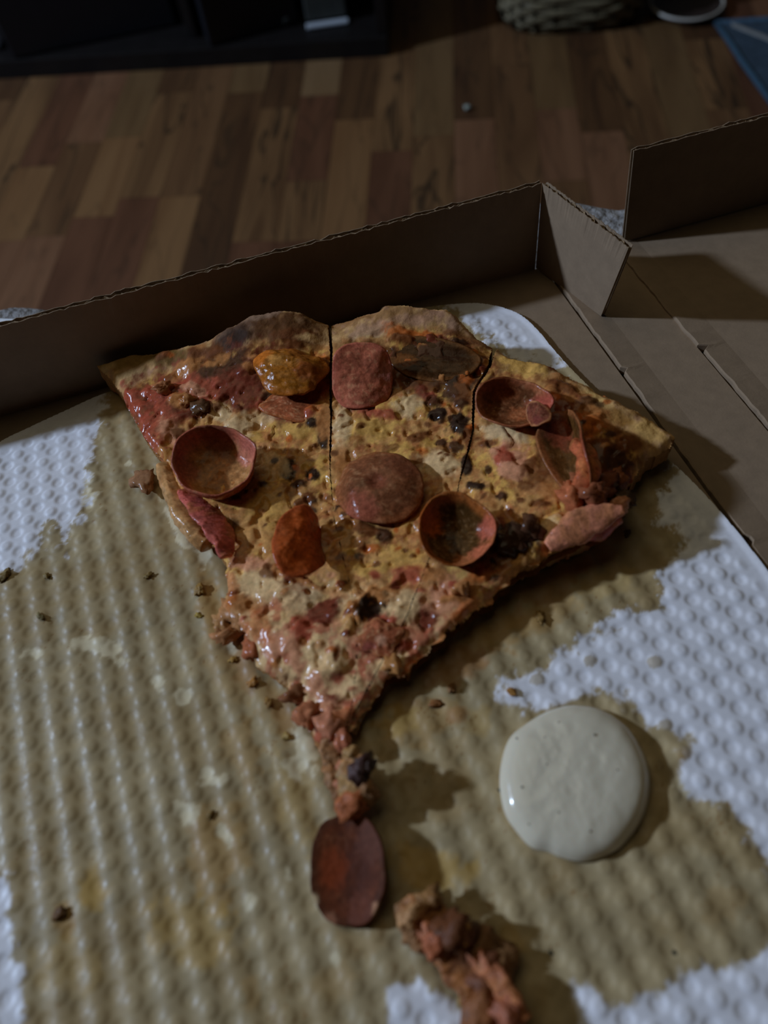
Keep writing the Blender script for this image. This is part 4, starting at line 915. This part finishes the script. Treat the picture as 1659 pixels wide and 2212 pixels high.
# blistered orange cup on the left slice
z = surf(628, 830) + .0055
disc('pepperoni', *ax(627, 803, 80, 50, z, 4, .0, .001), lambda R_, T: .0045 * (1 - R_ ** 3) + .0018 * (fbm(R_ * np.cos(T) * 3 + 5, R_ * np.sin(T) * 3 + 5, 8) - .5) * 2, pc(C(112, 62, 20), C(116, 60, 22), 21, [(-.75, .4, .45, C(134, 74, 26), .9), (-.35, .2, .3, C(146, 96, 50), .7), (.5, -.2, .5, C(84, 40, 18), .8), (.3, .7, .5, C(96, 52, 20), .6)], .1), .0014, SL[0], 22, 72, edge=lambda T: 1 + .07 * np.sin(3 * T + .4) + .03 * np.sin(5 * T), label='blistered orange pepperoni under the crust bubble')
# folded, lipped cup on the right slice
z = surf(1110, 890) + .0085
disc('pepperoni', *ax(1108, 868, 82, 52, z, 6, .0, .003), cup(.0065, 3.0, .0012, .5), pc(C(80, 42, 28), C(116, 62, 46), 25, [(-.4, .7, .6, C(86, 42, 22), .8), (.75, .1, .5, C(126, 60, 50), .9), (.2, -.2, .4, C(122, 70, 44), .6)], .2), .0015, SL[2], 20, 72, label='folded pepperoni cup on the right slice')
z = surf(1140, 905) + .0085
disc('pepperoni', *ax(1156, 892, 27, 27, z, -20, .003, -.001), lambda R_, T: -.003 * (R_ * np.cos(T)) ** 2, pc(C(90, 44, 38), C(128, 78, 58), 27, [(0, -.6, .5, C(80, 38, 34), .8)], .1), .0012, SL[2], 14, 48, label='curled lip of pepperoni overlapping the folded cup')
# arched pepperoni seen from the side
z = surf(1225, 990) + .006
disc('pepperoni', *ax(1222, 965, 48, 98, z, -14, .006, .000), lambda R_, T: -.009 * (1 - (R_ * np.cos(T)) ** 2) + .004, pc(C(62, 36, 18), C(104, 58, 38), 29, [(.8, -.3, .6, C(106, 50, 34), .9), (-.3, .5, .6, C(84, 36, 24), .8)], .1), .0016, SL[2], 20, 60, label='long curled pepperoni with a dark hollow')
# flat patch by the crust of the middle slice
z = surf(930, 780) + .0012
disc('pepperoni', *ax(935, 775, 104, 44, z, 6, .0, .002), lambda R_, T: .0010 * sm(.4, 1, np.sin(T) * R_) - .0012 * sm(.5, 1, -np.sin(T) * R_), pc(C(48, 26, 14), C(70, 38, 20), 32, [(-.6, -.2, .4, C(92, 52, 22), .6), (.3, .3, .5, C(36, 20, 12), .8)], .03), .0014, SL[1], 20, 72, label='dark sunken pepperoni below the middle crust')
z = surf(640, 890) + .0008
disc('pepperoni', *ax(628, 880, 66, 30, z, 6, .0, .001), lambda R_, T: .0018 * (1 - R_ ** 2), pc(C(122, 60, 42), C(116, 58, 36), 33, None, .3), .0014, SL[0], 14, 48, edge=lambda T: 1 + .1 * np.sin(4 * T))
z = surf(835, 1380) + .0006
disc('pepperoni', *ax(822, 1378, 48, 40, z, -10, .0, .001), lambda R_, T: .0016 * (1 - R_ ** 2), pc(C(120, 62, 48), C(118, 66, 48), 34, [(0, -.2, .35, C(136, 100, 84), .8), (-.6, -.4, .4, C(84, 40, 38), .8)], .4), .0014, SL[1], 14, 48, edge=lambda T: 1 + .12 * np.sin(4 * T + 1) + .06 * np.sin(9 * T), m=M_PEP)
# strips built as swept ribbons
def ribbon(name, pts, widths, colr, parent, th=.0022, label=None, m=None, twist=0.0, box=False, up_=None):
    P = np.array(pts); n = len(P); P2 = spline_open(P, 14); W2 = np.interp(np.linspace(0, n - 1, len(P2)), range(n), widths)
    R = []; 
    for i in range(len(P2)):
        t = _unit(P2[min(i + 1, len(P2) - 1)] - P2[max(i - 1, 0)]); s = _unit(np.cross(t, up_ if up_ is not None else np.array([0, 0, 1.0]))); u = np.cross(s, t); a = twist; s2_ = s * math.cos(a) + u * math.sin(a); u2 = -s * math.sin(a) + u * math.cos(a)
        ring = []
        for q in np.linspace(0, 2 * math.pi, 28, endpoint=False):
            jx = 1 + .10 * math.sin(i * .4 + q * 2)
            ring.append(P2[i] + s2_ * W2[i] * jx * math.copysign(abs(math.cos(q)) ** .7, math.cos(q)) + u2 * th * math.copysign(abs(math.sin(q)) ** .8, math.sin(q)))
        R.append(ring)
    V, F = rings(R); V = np.array(V)
    n_ = fbm(V[:, 0] * 500, V[:, 1] * 500 + V[:, 2] * 300, 5)[:, None]; n3 = fbm(V[:, 0] * 1400, V[:, 1] * 1400 + V[:, 2] * 900, 9)[:, None]
    cm_ = P2.mean(0); nx2 = fbm(V[:, 0] * 650 + 9, V[:, 2] * 650 + V[:, 1] * 400, 15)[:, None] - .5
    amp = .2 if (m or M_PEP) is M_PEP else (.4 if m is M_CHEESE else 1.0)
    V = V + (n_ - .5) * np.array([0, 0, .0022]) * amp + nx2 * np.array([.0028, .0012, 0]) * amp + (n3 - .5) * np.array([.0006, .0006, .0008])
    n5 = fbm(V[:, 0] * 230, V[:, 1] * 230, 44)[:, None]; k = sm(.5, .62, n5) * .5
    cc = (np.array(colr)[None] * (1 - k) + np.array(c_tan)[None] * k) * .85 * (.45 + 1.1 * n_) * (.7 + .6 * n3)
    o = mesh(name, V, F, m or M_PEP, parent, np.clip(cc, .004, .85), True, box)
    if label: o['label'] = label
    return o
def spline_open(P, n):
    P = np.array(P, float); Q = np.concatenate([[2 * P[0] - P[1]], P, [2 * P[-1] - P[-2]]]); out_ = []
    for i in range(1, len(Q) - 2):
        for s in range(n):
            t = s / n; p0, p1, p2, p3 = Q[i - 1], Q[i], Q[i + 1], Q[i + 2]
            out_.append(.5 * ((2 * p1) + (-p0 + p2) * t + (2 * p0 - 5 * p1 + 4 * p2 - p3) * t * t + (-p0 + 3 * p1 - 3 * p2 + p3) * t ** 3))
    out_.append(P[-1]); return np.array(out_)
ribbon('pepperoni', [at(392, 1062, .012), at(430, 1095, .0135), at(462, 1130, .0145), at(483, 1170, .0145), at(488, 1204, .013)], [.002, .0055, .0062, .0048, .0022], C(124, 62, 58), SL[0], .0013, 'pink strip of cut pepperoni folded over the left edge', twist=.55)
ribbon('pepperoni', [at(1182, 1182, .0175), at(1230, 1150, .020), at(1280, 1122, .0215), at(1345, 1103, .022)], [.002, .0055, .0058, .0018], C(132, 84, 68), SL[2], .0022, 'torn pink pepperoni strip on the right edge', twist=-.5)
ribbon('pepperoni', [at(1235, 1150, .0185), at(1285, 1142, .0185), at(1335, 1118, .0195)], [.002, .005, .002], C(110, 56, 56), SL[2], .003, twist=-.9)
ribbon('pepperoni', [at(1240, 960, .0235), at(1268, 985, .0255), at(1268, 1030, .0255), at(1240, 1065, .0235)], [.002, .004, .0045, .002], C(112, 58, 38), SL[2], .0028, twist=.4)
ribbon('dough_edge', [at(352, 1010, .0085), at(385, 1080, .0085), at(420, 1140, .008), at(448, 1178, .0075)], [.003, .0050, .0055, .003], C(122, 92, 62), SL[0], .0032, 'glossy beige dough sticking out below the left edge', twist=.5, m=M_CHEESE)
def nubs(parent, lst):
    for i, (px, py, z_, rx, ry, rz_, col) in enumerate(lst):
        q_ = onp(px, py) if z_ is None else at(px, py, z_); zz = q_[2] - rz_ * .5 if z_ is None else z_
        lump('lump', (q_[0], q_[1], zz), (rx, ry, rz_), M_CHEESE, col, i * 3 + 1, parent, rough=.5)
nubs(SL[0], [(318, 1045, .0025, .0048, .0075, .0018, C(104, 72, 56)), (512, 1335, .003, .005, .008, .003, C(120, 82, 58)), (485, 1355, .003, .003, .0045, .0025, C(118, 84, 60)), (500, 1378, .003, .005, .0028, .0025, C(120, 80, 58)), (360, 848, None, .004, .003, .003, C(118, 72, 50)), (435, 882, None, .0045, .0045, .002, C(62, 40, 28)), (405, 872, None, .004, .003, .003, C(122, 78, 50)),
             (640, 1510, .004, .005, .004, .003, C(92, 56, 40)), (665, 1555, .005, .004, .005, .003, C(124, 74, 56)), (548, 1405, .004, .004, .005, .003, C(116, 64, 46))])
nubs(SL[1], [(1000, 1280, None, .003, .003, .003, C(124, 80, 52)), (850, 1440, None, .003, .004, .002, C(120, 80, 50)), (740, 1595, None, .003, .005, .002, C(124, 72, 58)), (718, 1565, None, .004, .005, .002, C(128, 80, 66))])
nubs(SL[2], [(1300, 1055, None, .008, .006, .003, C(84, 46, 34)), (1262, 1050, None, .006, .006, .003, C(96, 54, 38)), (1330, 1040, None, .005, .004, .002, C(96, 54, 36)), (1235, 1085, None, .004, .006, .004, C(122, 66, 46)), (1280, 1085, None, .005, .005, .005, C(92, 50, 36)), (1350, 1085, None, .004, .004, .003, C(50, 36, 28)), (1106, 1172, None, .0085, .007, .004, C(44, 26, 20)), (1145, 1150, None, .005, .006, .004, C(54, 32, 24)), (1335, 1100, None, .004, .0035, .003, C(132, 86, 68))])

# ------------------------------------------------------------------ torn strip and fallen pepperoni
LT = LZ + .0006
def scrap(name, label, cat, strips, lumps):
    q_ = strips[0][0][0]; root = empty(name, label, cat, (0, 0, 0), box=True)
    for (pts, wd, col, th_, tw) in strips: ribbon('strand', pts, wd, np.array(col) * np.array([.72, .80, .70]), root, th_ * .75, twist=tw, m=M_SCRAP)
    for i, (px, py, z_, rx, ry, rz_, col) in enumerate(lumps):
        P_ = at(px, py, z_); lump('lump', P_, (rx, ry, rz_), M_SCRAP, col, i * 5 + 2, root, rough=.55)
    return root
pk = C(112, 78, 60); pk2 = C(124, 92, 66)
scrap('torn_strip', 'torn pinkish strip of crust and cheese trailing from the slice tips to the fallen pepperoni', 'pizza scrap',
      [([at(712, 1600, .0075), at(718, 1650, .0075), at(735, 1700, .007), at(752, 1752, .005)], [.003, .0032, .0038, .003], pk, .0018, .1),
       ([at(766, 1632, .013), at(762, 1662, .0125), at(765, 1700, .011), at(772, 1740, .008)], [.0035, .0052, .005, .004], pk2, .0020, -.3),
       ([at(790, 1690, .0125), at(797, 1710, .0115), at(788, 1738, .009)], [.002, .0035, .002], pk, .002, .5),
       ([at(736, 1645, .008), at(742, 1690, .0085), at(755, 1720, .008)], [.002, .004, .003], C(126, 76, 60), .0018, -.5)],
      [(780, 1672, .0118, .0042, .0042, .0034, C(58, 40, 44)), (794, 1662, .0118, .003, .003, .003, C(48, 34, 34)), (770, 1745, .004, .006, .005, .004, C(126, 70, 50)), (760, 1632, .011, .0026, .0024, .002, pk2), (800, 1712, .010, .0025, .003, .003, pk)])
z = .0082
fp = disc('fallen_pepperoni', *ax(749, 1878, 79, 122, z, -2, .0030, .0015), lambda R_, T: -.0022 * (1 - (R_ * np.cos(T) - .1) ** 2) - .0012 * np.exp(-((R_ * np.cos(T) + 1) ** 2 + (R_ * np.sin(T) + .1) ** 2) / .1) * 0, pc(C(66, 29, 18), C(54, 25, 17), 41, [(.2, 0, .6, C(48, 22, 14), .7), (-.4, .0, .45, C(84, 35, 17), .8), (.65, .5, .5, C(66, 38, 30), .7), (.3, -.8, .5, C(76, 42, 34), .6), (.7, -.72, .16, C(122, 90, 72), .9), (-.86, -.5, .10, C(150, 120, 100), .9), (-.5, -.85, .2, C(104, 70, 56), .7)], .03), .0020, None, 24, 96, rough=.25, m=M_DRYPEP,
          edge=lambda T: (np.abs(np.cos(T)) ** 2.5 + np.abs(np.sin(T)) ** 2.5) ** (-1 / 2.5) * (1 - .035 * np.exp(-((T - 3.2) ** 2) / .02) - .06 * np.exp(-((T - 5.5) ** 2) / .06)), box=True)
tag(fp, 'dark red oval pepperoni lying alone on the liner below the slice tips', 'pepperoni')
scrap('torn_crust', 'torn ragged piece of crust and sauce at the bottom edge below the fallen pepperoni', 'pizza scrap',
      [([at(868, 1950, .006), at(885, 1985, .007), at(905, 2030, .006), at(925, 2045, .005)], [.002, .0034, .0034, .002], pk, .0020, .3),
       ([at(870, 1958, .007), at(905, 1958, .008), at(938, 1975, .007), at(962, 1990, .006)], [.002, .0032, .0035, .0022], C(122, 80, 56), .0020, .2),
       ([at(925, 1985, .006), at(960, 2020, .006), at(985, 2060, .006), at(1020, 2110, .006), at(1052, 2160, .006), at(1085, 2225, .006)], [.004, .0058, .0065, .0058, .0058, .006], C(98, 58, 42), .0024, .1),
       ([at(985, 1985, .010), at(1000, 2020, .0105), at(1008, 2040, .0095)], [.0016, .0024, .002], C(140, 94, 62), .0018, .7),
       ([at(1010, 2050, .007), at(1050, 2100, .008), at(1090, 2150, .009), at(1120, 2215, .009)], [.002, .0032, .0035, .0035], C(126, 74, 58), .0020, -.5),
       ([at(1000, 2080, .004), at(1025, 2130, .004), at(1035, 2190, .004)], [.003, .0045, .004], C(120, 92, 58), .0016, .2),
       ([at(905, 2020, .008), at(935, 2010, .009), at(958, 2025, .008)], [.002, .003, .002], C(132, 78, 62), .0016, .1)],
      [(888, 1985, .006, .0042, .0036, .003, C(136, 98, 76)), (930, 1950, .004, .004, .003, .003, C(104, 72, 50)), (945, 2040, .005, .004, .004, .003, C(126, 70, 54)), (975, 2020, .004, .006, .006, .004, C(74, 42, 30)), (1045, 2050, .003, .006, .005, .003, C(92, 62, 46)), (1075, 2065, .003, .006, .006, .0025, C(96, 66, 48)), (1060, 2110, .003, .006, .006, .003, C(88, 52, 42)), (1095, 2185, .005, .004, .005, .004, C(120, 70, 60)), (1005, 2000, .009, .0016, .002, .002, C(140, 96, 62)), (1040, 2190, .004, .005, .006, .003, C(102, 62, 44))])

# ------------------------------------------------------------------ ranch dip
DO = spline([at(*p_, .0045)[:2] * 100 for p_ in [(1079, 1690), (1085, 1635), (1102, 1590), (1135, 1562), (1170, 1540), (1210, 1525), (1250, 1521), (1300, 1530), (1350, 1562), (1385, 1612), (1404, 1670), (1401, 1730), (1380, 1782), (1342, 1828), (1300, 1850), (1255, 1859), (1212, 1850), (1185, 1838), (1148, 1828), (1115, 1793), (1090, 1752)]], 6) / 100
dc = DO.mean(0); nr, n_a = 56, len(DO)
V = []; prof = [(0, 1.0)] + [(r_, (1 - r_ ** 5.5) ** .42) for r_ in np.linspace(.04, .985, nr - 6)] + [(.995, .30), (1.0, .18), (.997, .06), (.99, .0)]
R = []
for r_, h_ in prof:
    ring = []
    for p_ in DO:
        q_ = dc + (p_ - dc) * max(r_, .002); f_ = fbm(np.array([q_[0] * 90]), np.array([q_[1] * 90]), 71)[0] - .5
        ring.append((q_[0] - dc[0], q_[1] - dc[1], .0006 + h_ * (.0072 + .0012 * f_)))
    R.append(ring)
V, F = rings(R, cap=True); V = np.array(V)
uu, vv = topx(V + np.array([dc[0], dc[1], LZ - .0008]))
cc = np.tile(np.array([.77, .67, .50]), (len(V), 1))
dp = mesh('ranch_dip', V, F, M_DIP, None, cc, True, True); dp.location = (dc[0], dc[1], LZ - .0008)
tag(dp, 'glossy off-white round dollop of ranch dip on the liner right of the slices', 'sauce')
for i, (px, py, r_) in enumerate([(1128, 1699, .0005), (1284, 1587, .0005), (1207, 1754, .00036), (1117, 1590, .0004), (1177, 1591, .0003), (1275, 1794, .0004), (1143, 1777, .0003), (1334, 1662, .0003), (1207, 1558, .0003), (1181, 1650, .0003)]):
    q_ = at(px, py, LZ + .0072); l_ = np.array(q_) - np.array([dc[0], dc[1], LZ - .0008])
    # settle on the dollop
    dd = np.hypot(V[:, 0] - l_[0], V[:, 1] - l_[1]); zz = V[dd.argmin(), 2]
    lump('herb_speck', (l_[0], l_[1], zz - r_ * .3), r_, M_CRUST, C(84, 82, 78), i, dp, sub=1)

# ------------------------------------------------------------------ crumbs on the liner
CR_ = [(320, 1245, .0022, 'flat brown crumb on the stained liner left of the slices', C(98, 78, 52)), (432, 1275, .0032, 'curled tan crust flake beside the left edge of the slices', C(112, 84, 52)), (430, 1330, .0020, 'small yellowish cheese crumb left of the torn lower edge', C(118, 96, 52)), (12, 1245, .0035, 'tan crumb at the left photo edge on the stained liner', C(96, 78, 56)),
       (100, 1245, .0016, 'small tan crumb near the left photo edge, right of the larger one', C(98, 80, 56)), (548, 1478, .0024, 'orange crust crumb close to the lower left edge of the slices', C(124, 84, 50)), (580, 1520, .0022, 'brown crust crumb by the narrow tip of the slices', C(108, 78, 48)), (940, 1520, .0026, 'reddish brown crumb right of the slice tips', C(104, 66, 44)), (975, 1490, .0018, 'brown crumb in the shadow right of the slices', C(96, 64, 42)),
       (1106, 1496, .0022, 'orange crumb at the edge of the clean liner above the dip', C(116, 80, 46)), (455, 1760, .0018, 'glossy brown crumb on the greasy liner left of the torn strip', C(96, 74, 48)), (1078, 1708, .0007, 'black speck on the liner at the left edge of the dip', C(40, 36, 30)), (600, 1450, .0020, 'pale brown crumb touching the lower left edge of the slices', C(122, 88, 60)),
       (1165, 1335, .0026, 'tan crumb in the stained strip below the right slice', C(106, 80, 52)), (1458, 2058, .0009, 'black speck on the stained liner at the lower right', C(40, 38, 34)), (935, 1940, .0030, 'tan crumb above the torn crust piece at the bottom', C(112, 82, 54)), (655, 1545, .0024, 'reddish crumb squeezed beside the slice tip', C(110, 72, 50)), (505, 1425, .0022, 'golden crumb left of the lower edge of the slices', C(118, 88, 50)),
       (1190, 2058, .0008, 'dark speck on the liner below the dip', C(44, 42, 36)), (620, 1590, .0020, 'tan crumb on the dry white patch left of the slice tip', C(120, 96, 64)), (1355, 1155, .0022, 'dark crumb under the torn right edge of the slices', C(70, 46, 34)), (90, 1335, .0018, 'grey-brown crumb on the stained liner far left', C(92, 80, 62)), (130, 1975, .0028, 'dark brown crumb on the greasy patch at the lower left', C(74, 50, 34))]
for i, (px, py, r_, lb, col) in enumerate(CR_):
    q_ = at(px, py, LZ); h_ = float(liner_h(np.array([q_[0]]), np.array([q_[1]]))[0])
    o = lump('crumb', (q_[0], q_[1], LZ + h_ - .0002), (r_ * .85, r_ * .62, r_ * .28), M_SCRAP, col, i + 2, None, True, rough=.55)
    o.rotation_euler = (0, 0, i * 1.3); tag(o, lb, 'crumb', 'crumbs on the liner')

# ------------------------------------------------------------------ place everything of the box frame into the world
for o in BOXED:
    o.matrix_world = TB @ Matrix.LocRotScale(o.location, o.rotation_euler, None)
